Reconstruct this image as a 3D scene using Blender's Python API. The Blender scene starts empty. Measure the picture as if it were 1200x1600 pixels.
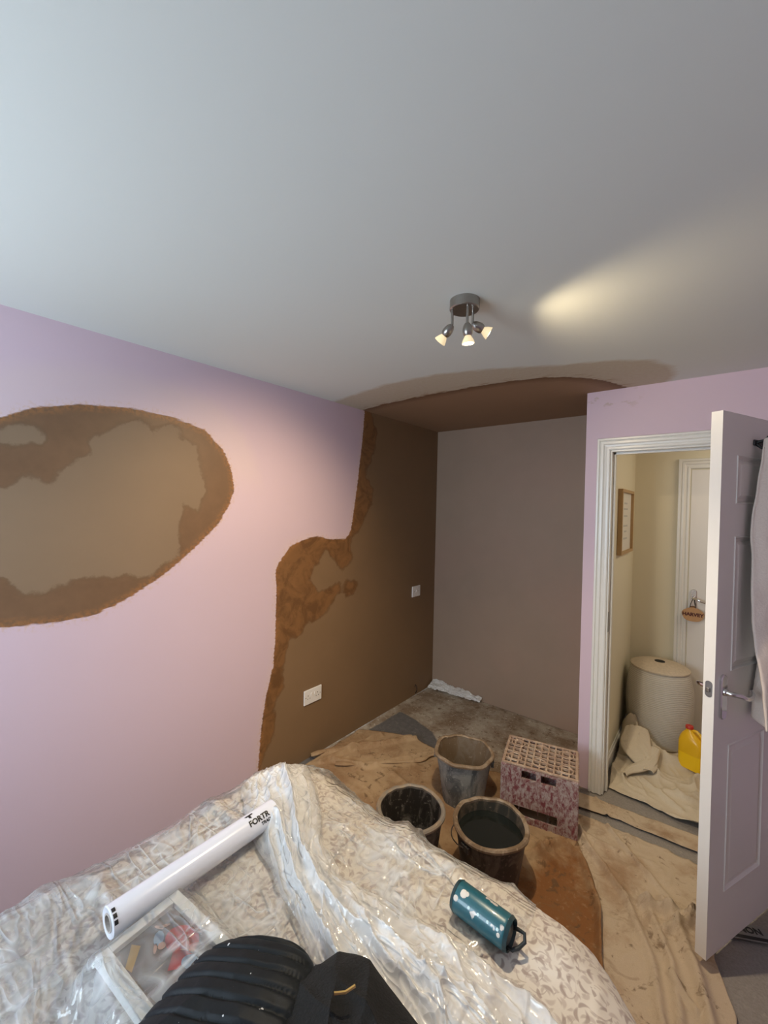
import bpy, bmesh, math, random
import numpy as np
from mathutils import Vector, Matrix, noise as mnoise

random.seed(7)
C = bpy.context.scene.collection
PI = math.pi

# ------------------------------------------------------------------ camera
cam_d = bpy.data.cameras.new('camera'); cam = bpy.data.objects.new('camera', cam_d); C.objects.link(cam)
cam_d.sensor_fit = 'HORIZONTAL'; cam_d.sensor_width = 36.0; cam_d.lens = 640.88/1200*36.0
cam_d.clip_start = 0.02
RR = Vector((0.77425, 0.63251, 0.02191)); UU = Vector((-0.02462, -0.00448, 0.99969)); FF = Vector((-0.63241, 0.77454, -0.0121))
m = Matrix((RR, UU, -FF)).transposed().to_4x4(); m.translation = (2.0759, 0.0, 1.6819)
cam.matrix_world = m
bpy.context.scene.camera = cam

# ------------------------------------------------------------------ light
w = bpy.data.worlds.new('sky'); bpy.context.scene.world = w; w.use_nodes = True
w.node_tree.nodes['Background'].inputs[0].default_value = (0.62, 0.78, 1.0, 1)
w.node_tree.nodes['Background'].inputs[1].default_value = 1.2
vs = bpy.context.scene.view_settings
vs.view_transform = 'Standard'; vs.look = 'None'; vs.gamma = 1.0; vs.use_curve_mapping = False
vs.exposure = 0.0

def area(name, loc, rot, sx, sy, power, col):
    l = bpy.data.lights.new(name, 'AREA'); l.shape = 'RECTANGLE'; l.size = sx; l.size_y = sy
    l.energy = power; l.color = col
    o = bpy.data.objects.new(name, l); C.objects.link(o); o.location = loc; o.rotation_euler = rot
    return o
WIN = (0.12, 1.42, 1.05, 2.2)     # window in the wall behind the camera: x0, x1, z0, z1
WY = -1.05
area('window_daylight', ((WIN[0]+WIN[1])/2, WY-0.14, (WIN[2]+WIN[3])/2), (PI/2+0.15, 0, 0), WIN[1]-WIN[0], WIN[3]-WIN[2], 54, (0.72, 0.88, 1.0))
area('hall_ceiling_lamp', (2.75, 3.3, 2.3), (0, 0.35, 0), 0.5, 0.5, 6.5, (1.0, 0.86, 0.60))  # unseen warm ceiling lamp of the hall, no fitting modelled

# ------------------------------------------------------------------ helpers
def tag(o, label=None, cat=None, group=None, kind=None):
    if label: o['label'] = label
    if cat: o['category'] = cat
    if group: o['group'] = group
    if kind: o['kind'] = kind
    return o

def empty(name, loc, rotz=0.0, label=None, cat=None, group=None):
    o = bpy.data.objects.new(name, None); C.objects.link(o); o.empty_display_size = 0.05
    o.location = loc; o.rotation_euler = (0, 0, rotz); o['_r'] = 0
    del o['_r']
    return tag(o, label, cat, group)

def mesh(name, verts, faces, mat, parent=None, smooth=True, world=True, attrs=None, uv=None):
    """verts in world space; with a parent they are shifted into its local space"""
    me = bpy.data.meshes.new(name)
    if parent is not None and world:
        M = Matrix.Translation(parent.location) @ parent.rotation_euler.to_matrix().to_4x4()
        par = parent.parent
        while par is not None:
            M = Matrix.Translation(par.location) @ par.rotation_euler.to_matrix().to_4x4() @ M
            par = par.parent
        Mi = M.inverted()
        verts = [Mi @ Vector(v) for v in verts]
    me.from_pydata([tuple(v) for v in verts], [], faces)
    if smooth: me.polygons.foreach_set('use_smooth', [True]*len(me.polygons))
    if attrs:
        for k, a in attrs.items():
            at = me.attributes.new(k, 'FLOAT', 'POINT'); at.data.foreach_set('value', np.asarray(a, dtype=np.float32))
    if mat: me.materials.append(mat)
    me.update()
    o = bpy.data.objects.new(name, me); C.objects.link(o)
    if parent is not None: o.parent = parent
    return o

class MB:
    """collects pieces of one mesh in local coordinates"""
    def __init__(s): s.v = []; s.f = []
    def add(s, v, f):
        n = len(s.v); s.v += [tuple(p) for p in v]; s.f += [tuple(i+n for i in q) for q in f]; return s
    def bm(s, b):
        b.verts.ensure_lookup_table(); b.verts.index_update()
        s.add([v.co[:] for v in b.verts], [[v.index for v in f.verts] for f in b.faces]); b.free(); return s
    def box(s, x0, x1, y0, y1, z0, z1, bev=0.0, M=None, seg=2):
        b = bmesh.new(); bmesh.ops.create_cube(b, size=1)
        for v in b.verts:
            v.co = Vector((x0+(v.co.x+.5)*(x1-x0), y0+(v.co.y+.5)*(y1-y0), z0+(v.co.z+.5)*(z1-z0)))
        if bev > 0: bmesh.ops.bevel(b, geom=b.edges[:], offset=bev, segments=seg, affect='EDGES', profile=.5)
        if M is not None: b.transform(M)
        return s.bm(b)
    def lathe(s, prof, n=48, M=None, cap0=True, cap1=True, jit=None):
        vs_ = []
        for (r, z) in prof:
            for k in range(n):
                a = 2*PI*k/n
                rr = r; zz = z
                if jit: rr, zz = jit(r, z, a)
                vs_.append(Vector((rr*math.cos(a), rr*math.sin(a), zz)))
        fs = []
        for i in range(len(prof)-1):
            for k in range(n):
                k2 = (k+1) % n
                fs.append((i*n+k, i*n+k2, (i+1)*n+k2, (i+1)*n+k))
        if cap0: fs.append(tuple(range(n-1, -1, -1)))
        if cap1: fs.append(tuple((len(prof)-1)*n+k for k in range(n)))
        if M is not None: vs_ = [M @ v for v in vs_]
        return s.add(vs_, fs)
    def tube(s, pts, r, n=10, closed=False, flat=1.0):
        pts = [Vector(p) for p in pts]; N = len(pts); vs_ = []
        rad = r if isinstance(r, (list, tuple)) else [r]*N
        up = None
        for i, p in enumerate(pts):
            if closed: t = pts[(i+1) % N]-pts[i-1]
            else: t = pts[min(i+1, N-1)]-pts[max(i-1, 0)]
            t.normalize()
            if up is None:
                up = Vector((0, 0, 1)) if abs(t.z) < .9 else Vector((1, 0, 0))
            a = t.cross(up).normalized(); b = a.cross(t).normalized(); up = b
            for k in range(n):
                q = 2*PI*k/n
                vs_.append(p+a*math.cos(q)*rad[i]*flat+b*math.sin(q)*rad[i])
        fs = []
        for i in range(N if closed else N-1):
            j = (i+1) % N
            for k in range(n):
                k2 = (k+1) % n
                fs.append((i*n+k, j*n+k, j*n+k2, i*n+k2))
        if not closed:
            fs.append(tuple(range(n))); fs.append(tuple((N-1)*n+k for k in range(n-1, -1, -1)))
        return s.add(vs_, fs)
    def build(s, name, mat, parent=None, smooth=False, world=False, M=None, attrs=None):
        v = s.v if M is None else [M @ Vector(p) for p in s.v]
        o = mesh(name, v, s.f, mat, parent, smooth, world, attrs)
        if smooth:
            o.data.set_sharp_from_angle(angle=math.radians(38))
        return o

def axisM(p, d):
    """matrix whose z axis runs along d from p"""
    d = Vector(d).normalized(); q = Vector((0, 0, 1)).rotation_difference(d)
    return Matrix.Translation(p) @ q.to_matrix().to_4x4()

# numpy value noise
_rng = np.random.RandomState(3); _T = _rng.rand(256, 256)
def vn(x, y, s=0):
    x = np.asarray(x, float)+s*17.31; y = np.asarray(y, float)+s*9.77
    xi = np.floor(x).astype(int); yi = np.floor(y).astype(int); fx = x-xi; fy = y-yi
    fx = fx*fx*fx*(fx*(fx*6-15)+10); fy = fy*fy*fy*(fy*(fy*6-15)+10)
    g = lambda a, b: _T[a % 256, b % 256]
    return (g(xi, yi)*(1-fx)+g(xi+1, yi)*fx)*(1-fy)+(g(xi, yi+1)*(1-fx)+g(xi+1, yi+1)*fx)*fy
def fbm(x, y, s=0, o=4):
    t = 0; a = .5; n = 0
    for k in range(o):
        t = t+a*vn(x, y, s+k*3.1); n += a; x = x*2.03; y = y*2.03; a *= .5
    return t/n
def ridge(x, y, s=0, o=3):
    t = 0; a = .5; n = 0
    for k in range(o):
        t = t+a*(1-np.abs(2*vn(x, y, s+k*5.3)-1))**3; n += a; x = x*1.9+.7; y = y*1.9-.3; a *= .55
    return t/n

def sdf(px, py, poly, closed=True):
    """signed distance, positive inside"""
    P = np.array(poly, float); n = len(P); d = np.full(px.shape, 1e9); ins = np.zeros(px.shape, bool)
    for i in range(n if closed else n-1):
        a = P[i]; b = P[(i+1) % n]; e = b-a; wx = px-a[0]; wy = py-a[1]
        t = np.clip((wx*e[0]+wy*e[1])/max(e@e, 1e-12), 0, 1)
        d = np.minimum(d, np.hypot(wx-e[0]*t, wy-e[1]*t))
        if closed:
            c = ((a[1] > py) != (b[1] > py))
            with np.errstate(divide='ignore', invalid='ignore'):
                xx = (b[0]-a[0])*(py-a[1])/(b[1]-a[1]+1e-15)+a[0]
            ins ^= c & (px < xx)
    return np.where(ins, d, -d) if closed else d

# ------------------------------------------------------------------ node helpers
class NT:
    def __init__(s, name):
        s.m = bpy.data.materials.new(name); s.m.use_nodes = True; s.t = s.m.node_tree; s.n = s.t.nodes
        s.p = s.n['Principled BSDF']; s.out = s.n['Material Output']; s._c = None
    def N(s, typ, **kw):
        n = s.n.new('ShaderNode'+typ)
        for k, v in kw.items():
            if k.startswith('i_'): s.inp(n, k[2:], v)
            else: setattr(n, k, v)
        return n
    def inp(s, n, k, v):
        key = int(k) if k.isdigit() else k.replace('_', ' ')
        sock = n.inputs[key]
        if isinstance(v, bpy.types.NodeSocket): s.t.links.new(v, sock)
        else:
            if isinstance(v, tuple) and len(v) == 3 and sock.type == 'RGBA': v = (*v, 1)
            sock.default_value = v
    def set(s, **kw):
        for k, v in kw.items(): s.inp(s.p, k, v)
        return s
    def coord(s, kind='Object'):
        if not s._c: s._c = s.N('TexCoord')
        return s._c.outputs[kind]
    def noise(s, scale, detail=4, rough=.55, vec=None, dist=0):
        n = s.N('TexNoise', i_Scale=scale, i_Detail=detail, i_Roughness=rough, i_Distortion=dist)
        s.t.links.new(vec or s.coord(), n.inputs['Vector']); return n.outputs['Fac']
    def math(s, op, a, b=0.0, c=None):
        n = s.N('Math', operation=op); s.inp(n, '0', a); s.inp(n, '1', b)
        if c is not None: s.inp(n, '2', c)
        return n.outputs[0]
    def mr(s, v, a, b, c=0.0, d=1.0):
        n = s.N('MapRange', i_0=v, i_1=a, i_2=b, i_3=c, i_4=d); return n.outputs[0]
    def mix(s, f, a, b, mode='MIX'):
        n = s.N('Mix', data_type='RGBA', blend_type=mode); s.inp(n, '0', f); s.inp(n, '6', a); s.inp(n, '7', b)
        return n.outputs[2]
    def attr(s, name): return s.N('Attribute', attribute_name=name).outputs['Fac']
    def bump(s, h, strength=.3, dist=.01):
        n = s.N('Bump', i_Strength=strength, i_Distance=dist); s.t.links.new(h, n.inputs['Height'])
        s.t.links.new(n.outputs[0], s.p.inputs['Normal']); return n.outputs[0]
    def scalevec(s, sc, rot=(0, 0, 0), vec=None):
        n = s.N('Mapping'); n.inputs['Scale'].default_value = sc; n.inputs['Rotation'].default_value = rot
        s.t.links.new(vec or s.coord(), n.inputs['Vector']); return n.outputs[0]

def simple(name, col, rough=.5, metal=0.0, nscale=30, var=.06, bump=.05, bd=.002, **kw):
    t = NT(name); n = t.noise(nscale)
    c = t.mix(n, tuple(x*(1-var) for x in col), tuple(min(1, x*(1+var)) for x in col))
    t.set(Base_Color=c, Roughness=rough, Metallic=metal, **kw)
    if bump: t.bump(n, bump, bd)
    return t.m

# ------------------------------------------------------------------ materials
LILAC = (0.67, 0.52, 0.60)
def plaster_col(t, wet, dryc=(0.245, 0.155, 0.088), wetc=(0.135, 0.068, 0.028)):
    n1 = t.noise(2.2, 5, .6); n2 = t.noise(14, 4, .6)
    dry = t.mix(n1, tuple(c*.86 for c in dryc), tuple(c*1.12 for c in dryc))
    wc = t.mix(n2, wetc, tuple(c*1.45 for c in wetc))
    return t.mix(wet, dry, wc)

def wall_patch_mat():
    t = NT('lilac_wall_with_plaster')
    big = t.noise(9, 5, .6); fine = t.noise(60, 4, .6); br = t.noise(30, 3, .6, t.scalevec((1, .5, 3)))
    sd = t.math('ADD', t.attr('plaster'), t.math('MULTIPLY', t.math('SUBTRACT', br, .5), .026))
    mask = t.mr(sd, -.003, .003)
    wt = t.math('ADD', t.attr('wet'), t.math('MULTIPLY', t.math('SUBTRACT', big, .5), .12))
    wet = t.mr(wt, -.008, .008)
    rim = t.math('MULTIPLY', t.mr(t.math('ABSOLUTE', wt), 0.0, .012, 1, 0), .45)
    pcA = plaster_col(t, wet, (0.25, 0.17, 0.105), (0.15, 0.085, 0.045)); pcB = plaster_col(t, wet, (0.235, 0.145, 0.075), (0.19, 0.092, 0.034))
    pc = t.mix(t.attr('zone'), pcA, pcB)
    pc = t.mix(rim, pc, (0.12, 0.062, 0.026))
    edge = t.mr(sd, .0, .035, 1, 0)
    edge = t.math('MULTIPLY', edge, t.mr(fine, .38, .58, 0, .85))
    pc = t.mix(edge, pc, (0.36, 0.16, 0.055))
    # faint skim halo left on the paint around the patch
    halo = t.math('MULTIPLY', t.mr(t.math('ADD', t.attr('halo'), t.math('MULTIPLY', t.math('SUBTRACT', big, .5), .05)), -.03, .05), .30)
    paint = t.mix(t.noise(1.2), tuple(c*.97 for c in LILAC), tuple(c*1.02 for c in LILAC))
    paint = t.mix(halo, paint, (0.74, 0.60, 0.55))
    smear = t.math('MULTIPLY', t.mr(sd, -.035, 0.0), t.mr(fine, .5, .66, 0, .7))
    paint = t.mix(smear, paint, (0.62, 0.42, 0.28))
    mot = t.math('MULTIPLY', t.math('MULTIPLY', wet, t.attr('zone')), t.mr(t.noise(7, 6, .7, None, 1.2), .46, .6, 0, .7))
    pc = t.mix(mot, pc, (0.12, 0.055, 0.02))
    t.set(Base_Color=t.mix(mask, paint, pc), Roughness=t.math('SUBTRACT', .62, t.math('MULTIPLY', t.math('MULTIPLY', wet, mask), .16)))
    h = t.math('ADD', t.math('MULTIPLY', mask, .5), t.math('MULTIPLY', fine, .12))
    t.bump(h, .35, .004)
    return t.m

def alcove_mat(name, dryc, wetc):
    t = NT(name); wt = t.mr(t.noise(1.7, 3, .5), .66, .78)
    c = plaster_col(t, wt, dryc, wetc)
    pk = t.mr(t.noise(1.1, 2, .5), .48, .7)
    c = t.mix(t.math('MULTIPLY', pk, .35), c, (dryc[0]*1.05, dryc[1]*.86, dryc[2]*.9))
    t.set(Base_Color=c, Roughness=.6); t.bump(t.noise(12, 3), .12, .004); return t.m

def ceiling_mat():
    t = NT('white_ceiling_with_plaster')
    br = t.noise(16, 5, .65, t.scalevec((.7, 2.2, 1), (0, 0, .2))); fine = t.noise(55, 4)
    sd = t.math('ADD', t.attr('plaster'), t.math('MULTIPLY', t.math('SUBTRACT', br, .5), .05))
    mask = t.mr(sd, -.004, .004)
    edge = t.mr(sd, 0, .09, 1, 0)
    pc = t.mix(t.noise(2.5, 4), (0.29, 0.175, 0.10), (0.34, 0.21, 0.125))
    pc = t.mix(t.math('MULTIPLY', edge, .85), pc, (0.14, 0.065, 0.025))
    hs = t.math('ADD', t.attr('halo'), t.math('MULTIPLY', t.math('SUBTRACT', br, .5), .06))
    halo = t.math('MULTIPLY', t.mr(hs, -.02, .02), t.mr(fine, .2, .8, .75, 1))
    paint = t.mix(halo, (0.70, 0.735, 0.70), (0.53, 0.455, 0.34))
    streak = t.math('MULTIPLY', t.mr(sd, -.07, 0.0), t.mr(br, .48, .6, 0, .8))
    paint = t.mix(streak, paint, (0.36, 0.24, 0.14))
    t.set(Base_Color=t.mix(mask, paint, pc), Roughness=.75); t.bump(fine, .06, .003); return t.m

def floor_mat():
    t = NT('grey_carpet_and_bare_board')
    cx = t.N('SeparateXYZ'); t.t.links.new(t.coord(), cx.inputs[0])
    car = t.mix(t.noise(120, 3, .7), (0.19, 0.172, 0.158), (0.38, 0.345, 0.315))
    car = t.mix(t.mr(cx.outputs[0], 1.1, 1.0), car, t.mix(t.noise(30, 5, .7), (0.05, 0.048, 0.05), (0.20, 0.185, 0.175)))
    b1 = t.noise(5, 5, .65); b2 = t.noise(22, 5, .7); b3 = t.noise(48, 3, .6)
    bare = t.mix(t.mr(b1, .38, .6), (0.44, 0.38, 0.30), (0.24, 0.17, 0.11))
    bare = t.mix(t.mr(b2, .55, .66), bare, (0.17, 0.11, 0.065))
    bare = t.mix(t.mr(b3, .62, .7), bare, (0.60, 0.54, 0.45))
    m_ = t.mr(t.math('ADD', t.attr('bare'), t.math('MULTIPLY', t.math('SUBTRACT', b2, .5), .04)), -.006, .006)
    car = t.mix(t.math('MULTIPLY', t.mr(b2, .6, .7), .5), car, (0.42, 0.38, 0.32))
    t.set(Base_Color=t.mix(m_, car, bare), Roughness=.9)
    t.bump(t.math('ADD', t.noise(150, 2), t.math('MULTIPLY', b2, 1.5)), .5, .006); return t.m

def sheet_mat(name, base, stain, amount, spots=.6, hot=None):
    t = NT(name)
    n1 = t.noise(3.2, 5, .62); n2 = t.noise(17, 5, .62, dist=.6); n3 = t.noise(45, 3); weave = t.noise(300, 2)
    c = t.mix(t.mr(n1, .62-amount*.4, .75-amount*.3), base, stain)
    if hot:
        c = t.mix(t.math('MULTIPLY', t.mr(t.math('ADD', t.attr('hot'), t.math('ADD', t.math('MULTIPLY', t.math('SUBTRACT', n2, .5), .35), t.math('MULTIPLY', t.math('SUBTRACT', n1, .5), .5))), -.06, .12), .92), c, hot)
    c = t.mix(t.math('MULTIPLY', t.mr(n2, .60, .66), spots), c, tuple(x*.45 for x in stain))
    c = t.mix(t.math('MULTIPLY', t.mr(t.noise(8, 6, .7, None, 1.5), .53, .62), spots*.5), c, tuple(x*.75 for x in stain))
    c = t.mix(t.math('MULTIPLY', t.mr(n3, .6, .75), .35), c, tuple(min(1, x*1.2) for x in base))
    c = t.mix(.12, c, t.mix(weave, (0, 0, 0), (1, 1, 1)), 'OVERLAY')
    t.set(Base_Color=c, Roughness=.92); t.bump(t.math('ADD', t.math('MULTIPLY', weave, .3), n2), .25, .004); return t.m

def duvet_mat():
    t = NT('floral_duvet_fabric')
    warp = t.N('VectorMath', operation='ADD'); nz = t.N('TexNoise', i_Scale=9.0); t.t.links.new(t.coord(), nz.inputs['Vector'])
    sc = t.N('VectorMath', operation='SCALE'); t.t.links.new(nz.outputs['Color'], sc.inputs[0]); sc.inputs['Scale'].default_value = .02
    t.t.links.new(t.coord(), warp.inputs[0]); t.t.links.new(sc.outputs[0], warp.inputs[1])
    def leaves(scale, la, lb, seedoff, thr):
        off = t.N('VectorMath', operation='ADD'); t.t.links.new(warp.outputs[0], off.inputs[0]); off.inputs[1].default_value = (seedoff, seedoff*2, seedoff*.7)
        v = t.N('TexVoronoi', i_Scale=scale, i_Randomness=.9); t.t.links.new(off.outputs[0], v.inputs['Vector'])
        d = t.N('VectorMath', operation='SUBTRACT'); t.t.links.new(off.outputs[0], d.inputs[0]); t.t.links.new(v.outputs['Position'], d.inputs[1])
        r = t.N('VectorRotate', rotation_type='Z_AXIS'); t.t.links.new(d.outputs[0], r.inputs['Vector'])
        ang = t.N('SeparateColor'); t.t.links.new(v.outputs['Color'], ang.inputs[0])
        t.t.links.new(t.math('MULTIPLY', ang.outputs[0], 6.28), r.inputs['Angle'])
        x = t.N('SeparateXYZ'); t.t.links.new(r.outputs[0], x.inputs[0])
        # bend the stroke, then an ellipse
        yb = t.math('ADD', x.outputs[1], t.math('MULTIPLY', t.math('MULTIPLY', x.outputs[0], x.outputs[0]), 34.0))
        e = t.math('ADD', t.math('POWER', t.math('ABSOLUTE', t.math('DIVIDE', x.outputs[0], la)), 2.0), t.math('POWER', t.math('ABSOLUTE', t.math('DIVIDE', yb, lb)), 2.0))
        return t.mr(e, thr*.35, thr*1.3, 1, 0)
    l1 = leaves(27, .0145, .0046, 0, 1.0); l2 = leaves(36, .0095, .0034, 3.3, 1.0); l3 = leaves(17, .028, .0017, 7.1, 1.0); l4 = leaves(33, .012, .0052, 11.7, 1.0)
    base = t.mix(t.noise(4), (0.64, 0.59, 0.53), (0.71, 0.66, 0.60))
    c = t.mix(t.math('MULTIPLY', l3, .55), base, (0.36, 0.29, 0.26))
    c = t.mix(t.math('MULTIPLY', l2, .6), c, (0.40, 0.33, 0.29))
    c = t.mix(t.math('MULTIPLY', l4, .5), c, (0.38, 0.30, 0.28))
    c = t.mix(t.math('MULTIPLY', l1, .8), c, (0.33, 0.26, 0.235))
    t.set(Base_Color=c, Roughness=.75, Sheen_Weight=.2); t.bump(t.noise(260, 2), .1, .002); return t.m

def film_mat(name, lo, hi, white=(.86, .9, .92), bumpd=.006, crease=1.0):
    """thin polythene: clear where smooth, milky along creases"""
    t = NT(name)
    a = t.noise(6, 2, .5, None, 1.0)
    st = t.noise(9, 2, .5, t.scalevec((1, .22, 1), (0, 0, .6)), .8); s2 = t.noise(13, 2, .5, t.scalevec((.25, 1, 1), (0, 0, .25)), 1.0)
    rg = lambda q, k: t.mr(t.math('SUBTRACT', 1.0, t.math('ABSOLUTE', t.math('MULTIPLY', t.math('SUBTRACT', q, .5), k))), .0, 1.0)
    r1, r2, r3 = rg(a, 9.0), rg(st, 11.0), rg(s2, 12.0)
    cr = t.math('MULTIPLY', t.math('MAXIMUM', r1, t.math('MAXIMUM', r2, r3)), t.mr(t.noise(4.5, 2), .35, .62))
    cr = t.math('POWER', cr, 1.6)
    t.set(Base_Color=white, Roughness=.16, IOR=1.5, Specular_IOR_Level=.8)
    h = t.math('ADD', t.math('ADD', t.math('MULTIPLY', r1, .6), r2), r3)
    nb = t.bump(h, .6*crease, bumpd)
    tr = t.N('BsdfTransparent'); tl = t.N('BsdfTranslucent', i_Color=white); gl = t.N('BsdfGlossy', i_Roughness=.13, i_Color=(1, 1, 1))
    t.t.links.new(nb, gl.inputs['Normal']); t.t.links.new(nb, tl.inputs['Normal'])
    fr = t.N('Fresnel', i_IOR=1.5); t.t.links.new(nb, fr.inputs['Normal'])
    clear = t.N('MixShader'); t.inp(clear, '0', t.math('MULTIPLY', fr.outputs[0], 1.1))
    t.t.links.new(tr.outputs[0], clear.inputs[1]); t.t.links.new(gl.outputs[0], clear.inputs[2])
    milk = t.N('MixShader'); milk.inputs[0].default_value = .22
    t.t.links.new(t.p.outputs[0], milk.inputs[1]); t.t.links.new(tl.outputs[0], milk.inputs[2])
    fac = t.math('ADD', t.mr(cr, 0, 1, lo, hi), t.math('MULTIPLY', t.attr('milk_and_sheen'), 1.0))
    fac = t.math('MINIMUM', fac, .96)
    mx = t.N('MixShader'); t.inp(mx, '0', fac)
    t.t.links.new(clear.outputs[0], mx.inputs[1]); t.t.links.new(milk.outputs[0], mx.inputs[2])
    t.t.links.new(mx.outputs[0], t.out.inputs['Surface']); return t.m

def bucket_mat(name, base, splash, amt):
    t = NT(name); n = t.noise(14, 6, .7, t.scalevec((1, 1, .45)), .8); n2 = t.noise(60, 3)
    c = t.mix(t.mr(n, .56-amt*.2, .66-amt*.1), base, splash)
    c = t.mix(t.mr(n2, .62, .7), c, tuple(min(1, x*1.3) for x in splash))
    t.set(Base_Color=c, Roughness=.55); t.bump(n, .4, .004); return t.m

def emis(name, col, s):
    t = NT(name); t.set(Base_Color=col, Emission_Color=col, Emission_Strength=s); return t.m

M = {}
M['wall'] = wall_patch_mat()
M['lilac'] = simple('lilac_paint', LILAC, .6, nscale=2, var=.03, bump=.0)
M['alcove_back'] = alcove_mat('dry_plaster_greyish', (0.36, 0.255, 0.185), (0.33, 0.22, 0.155))
M['ceiling'] = ceiling_mat()
M['floor'] = floor_mat()
M['cream_wall'] = simple('cream_hall_paint', (0.76, 0.71, 0.55), .6, nscale=3, var=.02, bump=0)
M['gloss'] = simple('white_gloss_paint', (0.80, 0.79, 0.75), .28, nscale=8, var=.02, bump=.04)
M['door_paint'] = simple('white_door_paint', (0.80, 0.765, 0.72), .38, nscale=6, var=.02, bump=.03)
M['sheet_brown'] = sheet_mat('stained_canvas', (0.42, 0.29, 0.165), (0.27, 0.155, 0.075), .5, .75, hot=(0.23, 0.09, 0.024))
M['sheet_cream'] = sheet_mat('spotted_canvas', (0.54, 0.43, 0.31), (0.36, 0.235, 0.14), .3, .75)
M['sheet_hall'] = sheet_mat('clean_canvas', (0.62, 0.54, 0.42), (0.50, 0.42, 0.31), .1, .15)
M['duvet'] = duvet_mat()
M['film'] = film_mat('clear_polythene', .03, .55)
M['film_bunch'] = film_mat('bunched_polythene', .70, .96, (.97, .97, .96), .006)
M['roll'] = simple('white_roll_film', (0.80, 0.82, 0.90), .22, nscale=5, var=.02, bump=.02, Coat_Weight=.5)
M['ink'] = simple('black_ink', (0.012, 0.012, 0.014), .5, bump=0)
M['nickel'] = simple('brushed_nickel', (0.38, 0.36, 0.33), .3, 1.0, nscale=60, var=.1)
M['chrome'] = simple('chrome', (0.72, 0.72, 0.74), .1, 1.0, var=.02, bump=0)
M['dullmetal'] = simple('dull_steel', (0.33, 0.33, 0.33), .35, 1.0)
M['plastic_w'] = simple('white_plastic', (0.84, 0.82, 0.80), .3, bump=0)
M['bulb'] = emis('warm_bulb_glass', (1.0, 0.86, 0.60), 14)
M['bulb_glass'] = emis('lit_bulb_reflector', (0.75, 0.60, 0.36), .9)
M['dark'] = simple('dark_hole', (0.01, 0.01, 0.01), .8, bump=0)
M['black_iron'] = simple('black_iron', (0.012, 0.011, 0.011), .45)

# ------------------------------------------------------------------ room shell
H = 2.4
P1 = [(-.12,1.70),(-.10,1.45),(.05,1.27),(.282,1.20),(.375,1.19),(.476,1.18),(.588,1.19),(.712,1.24),(.878,1.339),(1.002,1.439),(1.137,1.567),(1.202,1.671),(1.231,1.76),(1.213,1.865),(1.167,1.964),(1.058,2.061),(.897,2.097),(.701,2.105),(.51,2.08),(.367,2.038),(.276,1.984),(.1,1.93),(-.05,1.85)]
DRY1 = [(0,1.80),(.1,1.76),(.278,1.739),(.341,1.768),(.419,1.741),(.47,1.816),(.513,1.866),(.569,1.879),(.54,1.923),(.615,1.996),(.676,2.027),(.741,2.067),(.81,2.02),(.897,2.057),(.944,2.001),(1.026,1.98),(1.053,1.835),(1.081,1.736),(1.032,1.619),(.949,1.683),(.935,1.571),(.938,1.412),(.878,1.37),(.751,1.316),(.622,1.353),(.529,1.357),(.413,1.313),(.336,1.325),(.281,1.369),(.1,1.42),(.0,1.5)]
DRY1b = [(.294,1.956),(.349,1.984),(.402,1.974),(.398,1.923),(.359,1.899),(.313,1.875),(.281,1.871),(.2,1.88),(.2,1.93)]
P2 = [(2.289,2.42),(2.267,2.167),(2.222,1.83),(2.164,1.5),(2.112,1.447),(1.956,1.45),(1.85,1.478),(1.756,1.467),(1.628,1.429),(1.534,1.325),(1.512,1.269),(1.523,1.17),(1.521,.857),(1.51,.703),(1.46,.525),(1.432,.343),(1.419,.158),(1.404,-.1),(3.6,-.1),(3.6,2.6),(2.29,2.6)]
WET2 = [(2.155,1.504),(2.187,1.303),(2.087,1.222),(1.916,1.376),(1.829,1.282),(1.789,1.188),(1.856,1.096),(2.052,1.137),(2.066,1.065),(1.927,.949),(1.775,.912),(1.735,.855),(1.635,.838),(1.581,.735),(1.564,.647),(1.585,.548),(1.531,.474),(1.526,.292),(1.416,.1),(1.3,.1),(1.3,1.55)]
WET2t = [(2.2,2.42),(2.36,2.4),(2.42,2.25),(2.40,2.1),(2.33,1.98),(2.32,1.9),(2.40,1.82),(2.41,1.72),(2.33,1.62),(2.24,1.50),(2.182,1.467),(2.1,1.5)]
WET2s = [(2.13,1.03),(2.22,1.03),(2.24,1.1),(2.2,1.15),(2.12,1.14),(2.1,1.08)]

def grid(name, fx, nu, nv, mat, attrs=None, parent=None, flip=False):
    u, v = np.meshgrid(np.linspace(0, 1, nu), np.linspace(0, 1, nv), indexing='ij')
    P = fx(u, v); V = np.stack([np.broadcast_to(a, u.shape).ravel() for a in P], 1)
    i, j = np.meshgrid(np.arange(nu-1), np.arange(nv-1), indexing='ij'); a = (i*nv+j).ravel()
    F = np.stack([a, a+nv, a+nv+1, a+1], 1)
    if flip: F = F[:, ::-1]
    at = attrs(u, v, P) if attrs else None
    if at: at = {k: np.broadcast_to(x, u.shape).ravel() for k, x in at.items()}
    return mesh(name, V.tolist(), F.tolist(), mat, parent, True, True, at)

D, X1, D2 = 3.3237, 1.4386, 2.7114
HX, HY = 1.545, 3.85; RX = 3.3
def wl_attr(u, v, P):
    y, z = P[1], P[2]
    p1 = sdf(y, z, P1); p2 = sdf(y, z, P2)
    dry = np.maximum(sdf(y, z, DRY1), sdf(y, z, DRY1b)); w1 = -dry
    w2 = np.maximum(np.maximum(sdf(y, z, WET2), sdf(y, z, WET2t)), sdf(y, z, WET2s))
    halo = np.minimum(p1+.17, (z-1.80)*.5)
    return {'plaster': np.maximum(p1, p2), 'wet': np.where(p1 > p2, w1, w2), 'halo': np.maximum(halo, p2+.03), 'zone': np.where(p1 > p2, 0., 1.)}
ws = grid('wall_left', lambda u, v: (0*u, WY+u*(D-WY), v*H), 300, 170, M['wall'], wl_attr); tag(ws, kind='structure')

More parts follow.
